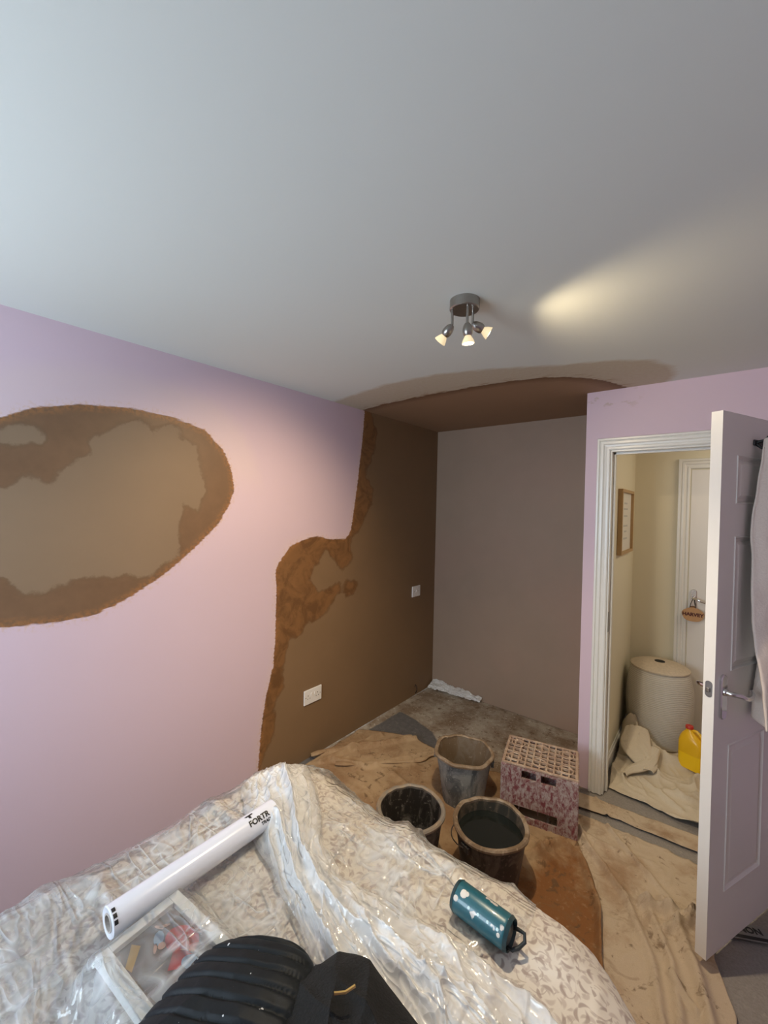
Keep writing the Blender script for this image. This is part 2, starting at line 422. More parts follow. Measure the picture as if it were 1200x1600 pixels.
def slab(name, x0, x1, y0, y1, z0, z1, mat, bev=0):
    return tag(MB().box(x0, x1, y0, y1, z0, z1, bev).build(name, mat), kind='structure')
slab('wall_back', -.1, HX-.02, D, D+.1, 0, H, M['alcove_back'])
slab('wall_alcove_side', X1+.004, HX-.002, D2+.101, D-.0005, 0, H, M['alcove_back'])
# wall with the doorway: built round the opening
OX0, OX1, OZ = 1.555, 2.462, 2.062
mb = MB(); mb.box(X1, OX0, D2, D2+.1, 0, H); mb.box(OX0, OX1, D2, D2+.1, OZ, H); mb.box(OX1, RX, D2, D2+.1, 0, H)
t_ = NT('lilac_paint_with_smears')
co = t_.N('SeparateXYZ'); t_.t.links.new(t_.coord(), co.inputs[0])
sm = t_.math('MULTIPLY', t_.mr(t_.noise(11, 4, .6, t_.scalevec((1, 1, 2.5))), .58, .64), t_.math('MULTIPLY', t_.mr(co.outputs[2], 2.26, 2.30), t_.mr(co.outputs[0], 1.75, 1.62)))
t_.set(Base_Color=t_.mix(t_.math('MULTIPLY', sm, .5), LILAC, (0.45, 0.33, 0.26)), Roughness=.6)
tag(mb.build('wall_door', t_.m), kind='structure')
slab('wall_right', RX, RX+.1, WY-.1, HY+.1, 0, H, M['lilac'])
mb = MB()
mb.box(-.1, WIN[0], WY-.2, WY, 0, H); mb.box(WIN[1], RX, WY-.2, WY, 0, H)
mb.box(WIN[0], WIN[1], WY-.2, WY, 0, WIN[2]); mb.box(WIN[0], WIN[1], WY-.2, WY, WIN[3], H)
tag(mb.build('wall_window', M['lilac']), kind='structure')
# window frame and panes
wf = MB(); x0, x1, z0, z1 = WIN; yy = WY-.1
for (a, b, c, d) in [(x0, x0+.06, z0, z1), (x1-.06, x1, z0, z1), (x0+.06, x1-.06, z0, z0+.06), (x0+.06, x1-.06, z1-.06, z1), ((x0+x1)/2-.03, (x0+x1)/2+.03, z0+.06, z1-.06)]:
    wf.box(a, b, yy-.03, yy+.03, c, d, .004)
win = tag(wf.build('window_1', M['plastic_w']), kind='structure')
gt = NT('window_glass'); gl = gt.N('BsdfGlossy', i_Roughness=.02); tr = gt.N('BsdfTransparent'); mx = gt.N('MixShader'); mx.inputs[0].default_value = .06
gt.t.links.new(tr.outputs[0], mx.inputs[1]); gt.t.links.new(gl.outputs[0], mx.inputs[2]); gt.t.links.new(mx.outputs[0], gt.out.inputs[0])
MB().box(x0+.06, (x0+x1)/2-.03, yy-.004, yy+.004, z0+.06, z1-.06).box((x0+x1)/2+.03, x1-.06, yy-.004, yy+.004, z0+.06, z1-.06).build('window_pane', gt.m, win)
# hall
slab('wall_hall_left', HX-.1, HX, D+.1005, HY, 0, H, M['cream_wall'])
slab('wall_hall_left', HX-.0019, HX+.001, D2+.1, D+.1, 0, H, M['cream_wall'])
bpy.context.scene.collection.objects[-1].name = 'wall_hall_side'
slab('wall_hall_back', HX-.1, RX, HY, HY+.1, 0, H, M['cream_wall'])
# ceiling
CB = [(-.3,2.30),(.019,2.254),(.2,2.222),(.367,2.204),(.55,2.196),(.767,2.195),(.95,2.2),(1.094,2.208),(1.22,2.228),(1.326,2.26),(1.42,2.31),(1.49,2.376),(1.585,2.525),(1.661,2.741),(1.661,3.6),(-.3,3.6)]
CH = [(-.3,2.02),(-.137,1.985),(.25,1.92),(.543,1.868),(.878,1.877),(1.134,1.959),(1.465,2.115),(1.675,2.19),(1.817,2.292),(1.881,2.435),(1.883,2.59),(1.833,2.75),(1.8,3.6),(-.3,3.6)]
tag(grid('ceiling', lambda u, v: (-.1+u*(RX+.2), WY-.2+v*(HY+.1-WY+.2), H+0*u), 170, 260, M['ceiling'],
     lambda u, v, P: {'plaster': sdf(P[0], P[1], CB), 'halo': sdf(P[0], P[1], CH)}, flip=True), kind='structure')
# floor
BARE = [(-.1,3.4),(1.6,3.4),(1.448,2.60),(.988,2.406),(.614,2.485),(.45,2.62),(.257,2.686),(.082,2.707),(.05,1.83),(-.1,1.83)]
tag(grid('floor', lambda u, v: (-.1+u*(RX+.2), WY-.2+v*(HY+.1-WY+.2), .012*(fbm(u*8, v*12, 2)-.6)), 200, 300, M['floor'],
     lambda u, v, P: {'bare': sdf(P[0], P[1], BARE)}), kind='structure')

# skirting boards
def skirt(name, x0, x1, y0, y1):
    mb = MB(); mb.box(x0, x1, y0, y1, 0.004, .075, .003)
    if abs(x1-x0) > abs(y1-y0): mb.box(x0, x1, (y0+y1)/2-.0005 if name.endswith('window') else (y0+y1)/2, y1, .075, .09, .002)
    else: mb.box(x0, (x0+x1)/2, y0, y1, .075, .09, .002)
    return tag(mb.build(name, M['gloss']), kind='structure')
skirt('baseboard_hall_left', HX+.001, HX+.016, D2+.115, HY-.016)
skirt('baseboard_hall_back', HX+.001, 1.815, HY-.016, HY)

# architraves: stepped profile mitred round an opening in a wall facing -y or +y
def architrave(name, x0, x1, ztop, yface, sgn=-1, wd=.07, mat=None):
    prof = [(0, 0), (0, .010), (.006, .014), (.016, .014), (.020, .010), (.030, .012), (.036, .018), (.048, .018), (.053, .012), (.058, .020), (wd-.003, .020), (wd, .016), (wd, 0)]
    pts = []
    for (d, h) in prof:
        pts.append([(x0-d, yface+sgn*h, 0.005), (x0-d, yface+sgn*h, ztop+d), (x1+d, yface+sgn*h, ztop+d), (x1+d, yface+sgn*h, 0.005)])
    v = [p for row in pts for p in row]; f = []
    for i in range(len(prof)):
        j = (i+1) % len(prof)
        for k in range(3):
            q = (i*4+k, i*4+k+1, j*4+k+1, j*4+k); f.append(q if sgn < 0 else q[::-1])
    o = mesh(name, v, f, mat or M['gloss'], None, False); return tag(o, kind='structure')
architrave('trim_1', 1.575, 2.442, 2.045, D2-.0005)
# door lining with stop
mb = MB(); mb.box(1.556, 1.583, D2-.001, D2+.101, 0.005, 2.035, .001); mb.box(2.434, 2.461, D2-.001, D2+.101, 0.005, 2.035, .001); mb.box(1.556, 2.461, D2-.001, D2+.101, 2.035, 2.061, .001)
mb.box(1.583, 1.595, D2+.045, D2+.075, 0.005, 2.035, .001); mb.box(1.583, 2.434, D2+.045, D2+.075, 2.023, 2.035, .001)
fr = tag(mb.build('trim_2', M['gloss']), kind='structure')
MB().box(1.5825, 1.5845, D2+.006, D2+.03, .97, 1.09, .0008).build('strike_plate', M['dullmetal'], fr)
# hall side door in the far wall
architrave('trim_3', 1.905, 2.70, 2.02, HY-.0005, -1, .075)

# ------------------------------------------------------------------ doors
def leaf_mesh(W, T, Hh, cols, rows):
    """box W x T x Hh with moulded panels on both faces; x along width, y thickness 0..T"""
    b = bmesh.new()
    xs = sorted({0, W, *[c for p in cols for c in p]}); zs = sorted({0, Hh, *[c for p in rows for c in p]})
    fr_, bk = {}, {}
    for i, x in enumerate(xs):
        for j, z in enumerate(zs):
            fr_[i, j] = b.verts.new((x, 0, z)); bk[i, j] = b.verts.new((x, T, z))
    panels = []
    for i in range(len(xs)-1):
        for j in range(len(zs)-1):
            f1 = b.faces.new((fr_[i, j], fr_[i+1, j], fr_[i+1, j+1], fr_[i, j+1]))
            f2 = b.faces.new((bk[i, j], bk[i, j+1], bk[i+1, j+1], bk[i+1, j]))
            if (xs[i], xs[i+1]) in cols and (zs[j], zs[j+1]) in rows: panels += [f1, f2]
    n, q = len(xs)-1, len(zs)-1
    for i in range(n):
        b.faces.new((fr_[i, 0], bk[i, 0], bk[i+1, 0], fr_[i+1, 0])); b.faces.new((fr_[i, q], fr_[i+1, q], bk[i+1, q], bk[i, q]))
    for j in range(q):
        b.faces.new((fr_[0, j], fr_[0, j+1], bk[0, j+1], bk[0, j])); b.faces.new((fr_[n, j], bk[n, j], bk[n, j+1], fr_[n, j+1]))
    b.normal_update()
    for th, dp in ((.004, .003), (.010, -.009), (.012, 0.0), (.022, .007)):
        bmesh.ops.inset_individual(b, faces=panels, thickness=th, depth=dp)
    return MB().bm(b)

def lever(sgn, hand=1):
    """backplate 0.16 tall with a curved lever, local: plate on plane y=0 facing sgn*y, x to lever tip"""
    pl = MB(); n = 24; o = []
    for y in (0, .006, .009):
        for k in range(n):
            a = 2*PI*k/n; rx = .020-(.003 if y > .007 else 0)
            cx_, cz_ = math.cos(a)*rx, math.sin(a)*rx+(.062 if math.sin(a) > 0 else -.062)
            o.append((cx_, sgn*y, cz_))
    f = [(i*n+k, i*n+(k+1) % n, (i+1)*n+(k+1) % n, (i+1)*n+k) for i in range(2) for k in range(n)]+[tuple(2*n+k for k in range(n))]
    pl.add(o, f)
    lv = MB()
    pts = [(0, sgn*.006, .02), (0, sgn*.028, .02), (hand*.006, sgn*.042, .02), (hand*.02, sgn*.050, .017), (hand*.045, sgn*.053, .006), (hand*.07, sgn*.052, -.002), (hand*.095, sgn*.05, -.002), (hand*.115, sgn*.044, .006), (hand*.122, sgn*.036, .013)]
    lv.tube(pts, [.011, .010, .009, .0085, .008, .008, .008, .0075, .006], 12)
    lv.lathe([(.0, 0), (.014, 0), (.014, .006), (.011, .010), (0, .010)], 20, axisM((0, sgn*.008, .02), (0, sgn, 0)), False, False)
    return pl, lv

LW, LT, LZ0, LH = .838, .036, .062, 1.992
ldir = Vector((.415, .91)).normalized(); lrot = math.atan2(ldir.y, ldir.x)
# door_1: local x runs from the lock edge to the hinge, y=0 is the face seen in the room (right), thickness to +y (left)
door = empty('door_1', (2.079, 1.897, LZ0), lrot); door['kind'] = 'structure'
rows = [(.212, .765), (1.04, 1.54), (1.66, 1.84)]; cols = [(.105, .377), (.461, .733)]
lf = leaf_mesh(LW, LT, LH, cols, rows).build('door_leaf', M['door_paint'], door)
for sgn, y0 in ((-1, 0.0), (1, LT)):
    Mx = Matrix.Translation((.052, y0, .955))
    pl, lv = lever(sgn)
    h = pl.build('door_handle', M['chrome'], door, True, M=Mx); tag(h, 'chrome lever handle on a long rounded backplate')
    lv.build('lever', M['chrome'], h, True, M=Mx)
mb = MB(); n = 20; v = []
for x in (0, -.0015):
    for k in range(n):
        a = 2*PI*k/n; v.append((x, LT/2+math.cos(a)*.0115, .985+math.sin(a)*.0115+(.018 if math.sin(a) > 0 else -.018)))
mb.add(v, [(k, (k+1) % n, n+(k+1) % n, n+k) for k in range(n)]+[tuple(n+k for k in range(n-1, -1, -1))])
lk = mb.build('latch_plate', M['dullmetal'], door); MB().box(-.008, 0, LT/2-.005, LT/2+.006, .975, .990, .002).build('latch_bolt', M['nickel'], lk)
for hz in (.16, 1.72):
    hg = MB(); hg.box(LW-.001, LW+.0015, .003, LT-.003, hz, hz+.1, .0005); hg.tube([(LW+.006, -.003, hz), (LW+.006, -.003, hz+.1)], .006, 12)
    hg.build('hinge', M['dullmetal'], door)

hd = empty('door_2', (1.912, HY-.002, .02)); hd['kind'] = 'structure'
leaf_mesh(.78, .03, 1.99, [(.115, .35), (.43, .665)], [(.212, .765), (1.04, 1.42), (1.60, 1.84)]).build('door_leaf', M['door_paint'], hd, M=Matrix.Translation((0, -.002, 0)))
pl, lv = lever(-1); Mx = Matrix.Translation((.032, -.003, 1.015))
h = pl.build('door_handle', M['chrome'], hd, True, M=Mx); lv.build('lever', M['chrome'], h, True, M=Mx)

# ------------------------------------------------------------------ wall accessories
def socket(yc, zc, w_, h_, label, double):
    r = empty('wall_socket' if double else 'fused_switch', (0.0, yc, zc), 0, label, 'socket' if double else 'switch')
    MB().box(.0008, .0095, -w_/2, w_/2, -h_/2, h_/2, .0025).build('face_plate', M['plastic_w'], r)
    if double:
        for s in (-1, 1):
            q = s*.037
            MB().box(.009, .0125, q+s*-.022-.005, q+s*-.022+.005, .004, .022, .001).build('rocker_switch', M['plastic_w'], r)
            p_ = MB(); p_.box(.0085, .0101, q-.004+s*.004, q+.000+s*.004, .006, .014); p_.box(.0085, .0101, q-.013, q-.007, -.012, -.008); p_.box(.0085, .0101, q+.007, q+.013, -.012, -.008)
            p_.build('socket_holes', M['dark'], r)
        for s in (-1, 1): MB().lathe([(0, .0100), (.0035, .0100), (.0035, .008)], 12, axisM((0, s*.062, 0), (1, 0, 0)), False, False).build('screw', M['nickel'], r)
    else:
        MB().box(.009, .0125, -.006, .006, -.004, .012, .001).build('rocker_switch', M['plastic_w'], r)
        MB().box(.009, .0105, -.022, .022, -.028, -.016, .0005).build('fuse_cover', M['plastic_w'], r)
        for s in (-1, 1): MB().lathe([(0, .0100), (.0035, .0100), (.0035, .008)], 12, axisM((0, s*.034, 0), (1, 0, 0)), False, False).build('screw', M['nickel'], r)
    return r
socket(1.826, .416, .150, .096, 'white double wall socket low on the brown plastered wall', True)
socket(3.012, .940, .120, .094, 'small white switch plate high on the brown plaster near the alcove corner', False)

# small pipe or cable end poking out of the wall base
cb = MB().tube([(.002, 3.045, .015), (.02, 3.04, .05), (.02, 3.035, .085), (.012, 3.028, .10), (.004, 3.03, .075)], .003, 8).build('cable_end', M['dark'], smooth=True)
tag(cb, 'thin dark cable end poking up at the base of the brown wall', 'cable')

# picture on the hall wall
pf = empty('framed_picture', (HX+.001, 3.375, 1.615), 0, 'light oak framed print hanging on the cream hall wall', 'picture')
oak = simple('light_oak', (0.46, 0.30, 0.14), .5, nscale=20, var=.15)
y0, y1, z0, z1 = -.235, .235, -.225, .225
mb = MB()
for (a, b, c, d) in [(y0, y0+.02, z0, z1), (y1-.02, y1, z0, z1), (y0+.02, y1-.02, z0, z0+.02), (y0+.02, y1-.02, z1-.02, z1)]: mb.box(.001, .03, a, b, c, d, .001)
mb.build('frame', oak, pf)
pr = MB().box(.001, .012, y0+.02, y1-.02, z0+.02, z1-.02).build('print', simple('print_paper', (0.72, 0.70, 0.64), .6, bump=0), pf)
mb = MB()
for k, (zz, wd) in enumerate([(.13, .12), (.09, .16), (.04, .14), (-.03, .17), (-.07, .1), (-.12, .15)]):
    mb.box(.012, .0125, -wd/2, wd/2, zz-.006, zz+.006)
mb.build('lettering', simple('grey_ink', (0.5, 0.5, 0.48), .6, bump=0), pr)

# ------------------------------------------------------------------ text helper
def text_mesh(s, size, extrude=.0006, bold=.0):
    cu = bpy.data.curves.new('lettering', 'FONT'); cu.body = s; cu.size = size; cu.extrude = extrude; cu.offset = bold; cu.resolution_u = 3
    cu.align_x = 'CENTER'; cu.align_y = 'CENTER'
    o = bpy.data.objects.new('lettering', cu); C.objects.link(o); bpy.context.view_layer.update()
    me = bpy.data.meshes.new_from_object(o.evaluated_get(bpy.context.evaluated_depsgraph_get()))
    v = [x.co.copy() for x in me.vertices]; f = [tuple(p.vertices) for p in me.polygons]
    bpy.data.objects.remove(o); bpy.data.curves.remove(cu); bpy.data.meshes.remove(me)
    return v, f

# name plaque hanging from the hall door handle
pq = empty('name_plaque', (1.944, HY-.045, .935), 0, 'small oval wooden name plaque hanging from the hall door handle', 'sign')
wd_ = simple('pale_wood', (0.52, 0.29, 0.13), .55, nscale=25, var=.15)
n = 32; v = []
for y in (-.004, .004):
    for k in range(n):
        a = 2*PI*k/n; r = 1+.03*math.sin(5*a); v.append((.066*math.cos(a)*r, y, .052*math.sin(a)*r))
MB().add(v, [(k, (k+1) % n, n+(k+1) % n, n+k) for k in range(n)]+[tuple(range(n-1, -1, -1)), tuple(n+k for k in range(n))]).build('plaque', wd_, pq)
tv, tf = text_mesh('HARVEY', .034, .0006, .0016)
mesh('lettering', [(p.x, -.0046-p.z, p.y) for p in tv], tf, simple('burnt_red_ink', (0.10, 0.02, 0.015), .6, bump=0), pq, False, False)
MB().tube([(-.022, .0, .034), (-.016, 0, .07), (-.006, 0, .105), (0.006, 0, .107), (.012, 0, .07), (.022, 0, .034)], .0025, 6).build('string', simple('dark_string', (0.05, 0.045, 0.04), .8), pq, True)

# ------------------------------------------------------------------ ceiling spotlight cluster
LC = Vector((1.378, 1.27, H))
cl = empty('ceiling_light', LC, 0, 'brushed metal round ceiling light with three lit spot heads', 'light')
MB().lathe([(0.0, 0), (.051, 0), (.051, -.030), (.048, -.033), (0, -.033)], 48, None, False, False).build('ceiling_plate', M['nickel'], cl, True)
heads = [  # stem top (x, y), stem length, head direction
    ((-.031, -.028), .056, Vector((-.85, .05, -.74))),
    ((.026, -.026), .064, Vector((.03, .10, -1.0))),
    ((.020, .024), .046, Vector((.70, .56, -.50))),
]
for i, ((sx, sy), ln, dr) in enumerate(heads):
    dr = dr.normalized(); top = Vector((sx, sy, -.030)); bot = top+Vector((0, 0, -ln))
    st = MB().tube([top, bot], .0045, 14).build('stem', M['nickel'], cl, True)
    M_ = axisM(bot+dr*(-.002), dr) @ Matrix.Scale(.88, 4)
    MB().lathe([(.0, 0), (.009, .002), (.015, .010), (.0185, .022), (.0195, .032), (.018, .042), (.0135, .049), (0, .049)], 32, M_, False, False).build('spot_head', M['nickel'], st, True)
    b_ = MB().lathe([(.011, .048), (.014, .053), (.019, .062), (.0235, .073), (.0245, .078), (.022, .078), (.016, .070), (.0, .066)], 32, M_, False, False)
    b_.build('bulb', M['bulb_glass'], st, True)
    lens = MB().lathe([(0, .0755), (.0215, .0755), (.0215, .0775), (0, .0790)], 28, M_, False, False).build('bulb_lens', M['bulb'], st, True)
    ld = bpy.data.lights.new('spot_beam', 'SPOT'); ld.energy = [72, 72, 12][i]; ld.color = [(1.0, 0.76, 0.46), (1.0, 0.82, 0.57), (1.0, 0.78, 0.48)][i]
    ld.spot_size = math.radians([96, 125, 138][i]); ld.spot_blend = [1.0, 1.0, .6][i]; ld.shadow_soft_size = .02
    lo = bpy.data.objects.new('spot_beam', ld); C.objects.link(lo)
    p_ = LC+bot+dr*.085; lo.location = p_; lo.rotation_euler = dr.to_track_quat('-Z', 'Y').to_euler()

# ------------------------------------------------------------------ floor sheets
def polyl(pts, n):
    P = np.array(pts, float); s = np.r_[0, np.cumsum(np.hypot(*np.diff(P, axis=0).T))]; t = np.linspace(0, s[-1], n)
    return np.stack([np.interp(t, s, P[:, 0]), np.interp(t, s, P[:, 1])], 1)
def coons(bottom, top, left, right, n, m_):
    """bottom/top run u, left/right run v"""
    b, t, l, r = polyl(bottom, n), polyl(top, n), polyl(left, m_), polyl(right, m_)
    u = np.linspace(0, 1, n)[:, None, None]; v = np.linspace(0, 1, m_)[None, :, None]
    return (1-v)*b[:, None]+v*t[:, None]+(1-u)*l[None]+u*r[None]-((1-u)*(1-v)*b[0]+u*(1-v)*b[-1]+(1-u)*v*t[0]+u*v*t[-1])
def sheet(name, bd, n, m_, z0, folds, mat, label, amp=.006, seed=0, hot=None, edge=.01, thick=.0015, extra=None, cat='dust sheet'):
    P = coons(*bd, n, m_); x, y = P[..., 0], P[..., 1]
    wob = (fbm(x*6, y*6, seed+8)-.5)*.03; wob2 = (fbm(x*6, y*6, seed+9)-.5)*.03
    x = x+wob; y = y+wob2
    z = z0+amp*fbm(x*5, y*5, seed)+amp*.9*ridge(x*4, y*4, seed+1)
    z = z+amp*1.3*ridge(x*8+y, y*7-x, seed+21, 2)**3
    for pts, wdt, h in folds:
        d = sdf(x, y, pts, False); z = z+1.35*h*np.exp(-(d/wdt)**2)*(.75+.5*fbm(x*9, y*9, seed+3))
    if extra is not None: x, y, z = extra(x, y, z)
    V = np.stack([x.ravel(), y.ravel(), z.ravel()], 1)
    i, j = np.meshgrid(np.arange(n-1), np.arange(m_-1), indexing='ij'); a = (i*m_+j).ravel()
    F = np.stack([a, a+m_, a+m_+1, a+1], 1)
    at = {'hot': (sdf(x, y, hot).ravel() if hot else np.full(x.size, -1.0))}
    o = mesh(name, V.tolist(), F.tolist(), mat, None, True, True, at)
    so = o.modifiers.new('cloth_thickness', 'SOLIDIFY'); so.thickness = thick; so.offset = 1
    return tag(o, label, cat)
HOT = [(1.20,1.62),(1.40,1.79),(1.45,2.0),(1.49,2.17),(1.62,2.17),(1.70,2.02),(1.78,1.80),(1.80,1.55),(1.6,1.3),(1.3,1.3)]
# brown sheet under the buckets
sheet('dust_sheet', ([(.10,1.25),(.9,1.15),(1.70,1.25)], [(.03,2.25),(.21,2.36),(.40,2.44),(.64,2.42),(.9,2.42),(1.12,2.50),(1.40,2.50)], [(.10,1.25),(.07,1.75),(.05,2.0),(.03,2.25)], [(1.70,1.25),(1.80,1.6),(1.72,1.93),(1.56,2.24),(1.40,2.50)]),
      170, 150, .014, [([(.06,1.87),(.2,2.08),(.434,2.44)], .012, .022), ([(.17,1.86),(.39,1.97),(.64,2.40)], .012, .020), ([(.12,1.80),(.17,2.0),(.21,2.30)], .015, .02),
      ([(.55,2.02),(.80,1.98),(1.0,2.0)], .012, .008), ([(1.22,1.95),(1.4,2.05),(1.55,2.0)], .015, .018), ([(1.20,2.08),(1.34,2.10),(1.50,2.06)], .012, .014),
      ([(1.30,1.78),(1.42,1.98),(1.51,2.17),(1.62,2.10),(1.74,1.88),(1.80,1.6)], .016, .024)], M['sheet_brown'],
      'brown plaster stained canvas dust sheet spread under the three buckets', .008, 1, HOT)
# cream sheet running from the doorway towards the bed end
sheet('dust_sheet', ([(1.36,2.36),(1.42,2.10),(1.50,1.80),(1.60,1.20)], [(1.56,2.44),(1.80,2.47),(2.2,2.45)], [(1.36,2.36),(1.44,2.42),(1.56,2.44)], [(1.60,1.20),(2.05,1.40),(2.16,1.60),(2.16,1.80),(2.10,1.98),(2.09,2.2),(2.2,2.45)]),
      130, 110, .004, [([(1.50,2.38),(1.62,2.22),(1.80,2.05),(1.93,1.8),(2.0,1.5)], .014, .016), ([(1.66,2.44),(1.85,2.25),(1.99,2.12)], .010, .014), ([(1.93,2.12),(2.0,2.0),(2.06,1.86),(2.10,1.7)], .02, .022),
      ([(1.88,2.06),(1.98,1.86),(2.02,1.66)], .014, .018), ([(1.86,2.05),(1.98,2.08),(2.10,2.12)], .014, .03), ([(1.95,1.98),(2.02,2.07),(2.08,2.22)], .012, .03), ([(1.98,1.80),(2.06,1.72)], .01, .02), ([(1.55,2.30),(1.75,2.3)], .012, .008)], M['sheet_cream'],
      'cream spotted canvas dust sheet between the open door and the bed end', .010, 5)
# strip of sheet in the doorway mouth
sheet('dust_sheet', ([(1.46,2.49),(1.70,2.535),(2.35,2.56)], [(1.47,2.63),(1.75,2.66),(2.35,2.69)], [(1.46,2.49),(1.46,2.56),(1.47,2.63)], [(2.35,2.56),(2.35,2.62),(2.35,2.69)]),
      90, 30, .008, [([(1.56,2.64),(1.66,2.5)], .008, .01)], M['sheet_cream'], 'narrow cream strip of dust sheet just inside the doorway, bordered by grey carpet', .004, 9)
# crumpled sheet in the hall
def hallx(x, y, z):
    r = np.exp(-(((x-1.66)/.14)**2+((y-3.18)/.26)**2))
    z = z+r*(.02+.15*(ridge(x*5.5+y*2, y*5, 31, 2))**2.2)
    s = np.exp(-(((x-1.63)/.08)**2+((y-3.45)/.13)**2)); z = z+.13*s*(.4+ridge(x*9, y*7, 37, 1))
    a = np.exp(-((np.hypot(x-1.80, y-3.56)-.235)/.035)**2)*(y < 3.6); z = z+.06*a*(.6+.8*fbm(x*6, y*6, 33))
    z = z+.045*ridge(x*3.8+.6*y, y*3.4-.8*x, 35, 2)**3
    return x, y, z
sheet('dust_sheet', ([(1.60,2.80),(1.76,2.79),(2.0,2.745),(2.42,2.75)], [(1.56,3.62),(1.8,3.70),(2.15,3.72),(2.7,3.75)], [(1.60,2.80),(1.575,3.1),(1.567,3.4),(1.565,3.62)], [(2.42,2.75),(2.42,2.95),(2.6,3.3),(2.7,3.75)]),
      170, 150, .004, [([(1.85,2.95),(2.1,3.1),(2.5,3.2)], .02, .012), ([(1.75,3.0),(1.95,2.85)], .015, .014)], M['sheet_hall'], 'crumpled off-white dust sheet on the hall floor around the laundry basket', .006, 13, extra=hallx)
# folded cloth lobes lying against the basket, seen as a turned-back flap
def flap(c, rz, L_, W_, h_, lift, seed, label):
    n, m_ = 60, 40; u, v = np.meshgrid(np.linspace(0, 1, n), np.linspace(-1, 1, m_), indexing='ij')
    wd = W_*(.55+.45*np.sin(PI*np.clip(u*.8+.15, 0, 1)))*(1-.5*u**4)
    x = u*L_; y = v*wd*.5+.015*np.sin(u*7+seed); z = h_*np.sqrt(np.clip(1-v**2, 0, 1))*(1-.4*u)+lift*(1-u)**1.5+.012*fbm(u*5, v*3, seed)
    ca, sa = math.cos(rz), math.sin(rz)
    X = c[0]+x*ca-y*sa; Y = c[1]+x*sa+y*ca; Z = c[2]+z
    V = np.stack([X.ravel(), Y.ravel(), Z.ravel()], 1); i, j = np.meshgrid(np.arange(n-1), np.arange(m_-1), indexing='ij'); a = (i*m_+j).ravel()
    o = mesh('folded_cloth', V.tolist(), np.stack([a, a+m_, a+m_+1, a+1], 1).tolist(), M['sheet_hall'], None, True, True, {'hot': np.full(V.shape[0], -1.0)})
    so = o.modifiers.new('cloth_thickness', 'SOLIDIFY'); so.thickness = .003; so.offset = 0
    return tag(o, label, 'cloth')
flap((1.655, 3.33, .045), -1.2, .30, .19, .028, .12, 2, 'large rounded grey-beige cloth fold slumped in front of the laundry basket')
flap((1.80, 3.27, .035), -1.95, .36, .085, .03, .05, 5, 'long narrow cream cloth fold pointing from the basket to the doorway')
# pale polythene scrap in the alcove corner
def scrapf(u, v):
    x = .02+u*.50; w_ = .10*(1-u*.5); y = D-.012-v*w_+.0*u
    z = .012+.055*(1-v)*(1-u*.6)*(.5+fbm(u*8, v*3, 4))+.02*ridge(u*9, v*4, 6)
    return x, y, z
fs_ = grid('plastic_scrap', scrapf, 80, 24, M['film_bunch'], lambda u, v, P: {'milk_and_sheen': .1+0*u}); tag(fs_, 'crumpled pale plastic strip along the back wall base in the alcove corner', 'plastic sheet')
# twisted strips at the alcove edge of the brown sheet
for k, pts in enumerate([[(.03,1.80),(.10,1.98),(.22,2.15),(.33,2.30),(.40,2.42)], [(.22,1.84),(.34,1.95),(.50,2.12),(.62,2.26),(.66,2.40)]]):
    P = polyl(pts, 40); mb = MB()
    mb.tube([(p[0]+.006*math.sin(i*.5), p[1], .034+.006*math.sin(i*.4+k)) for i, p in enumerate(P)], [.010+.003*math.sin(i*.7) for i in range(40)], 8, flat=1.5)
    o = mb.build('cloth_strip', M['sheet_brown'], smooth=True, attrs={'hot': [-1.0]*len(mb.v)}); tag(o, ['twisted canvas strip nearest the brown wall, on the stained dust sheet', 'twisted canvas strip reaching towards the rear bucket on the stained dust sheet'][k], 'cloth')
# printed film strip on the carpet beyond the door foot
pp = empty('printed_film_strip', (2.19, 2.19, .013), math.atan2(.02, .08)+.25, 'scrap of black lettered floor film on the carpet behind the door foot', 'plastic strip')
MB().box(-.07, .09, -.035, .035, 0, .0012).build('film', simple('grey_film', (0.24, 0.23, 0.22), .3), pp)
MB().box(-.05, .09, -.030, -.016, .0012, .0016).build('band', M['ink'], pp)
tv, tf = text_mesh('NON', .036, .0004, .0012); mesh('lettering', [(p.x+.03, p.y+.008, .0016+p.z) for p in tv], tf, M['ink'], pp, False, False)

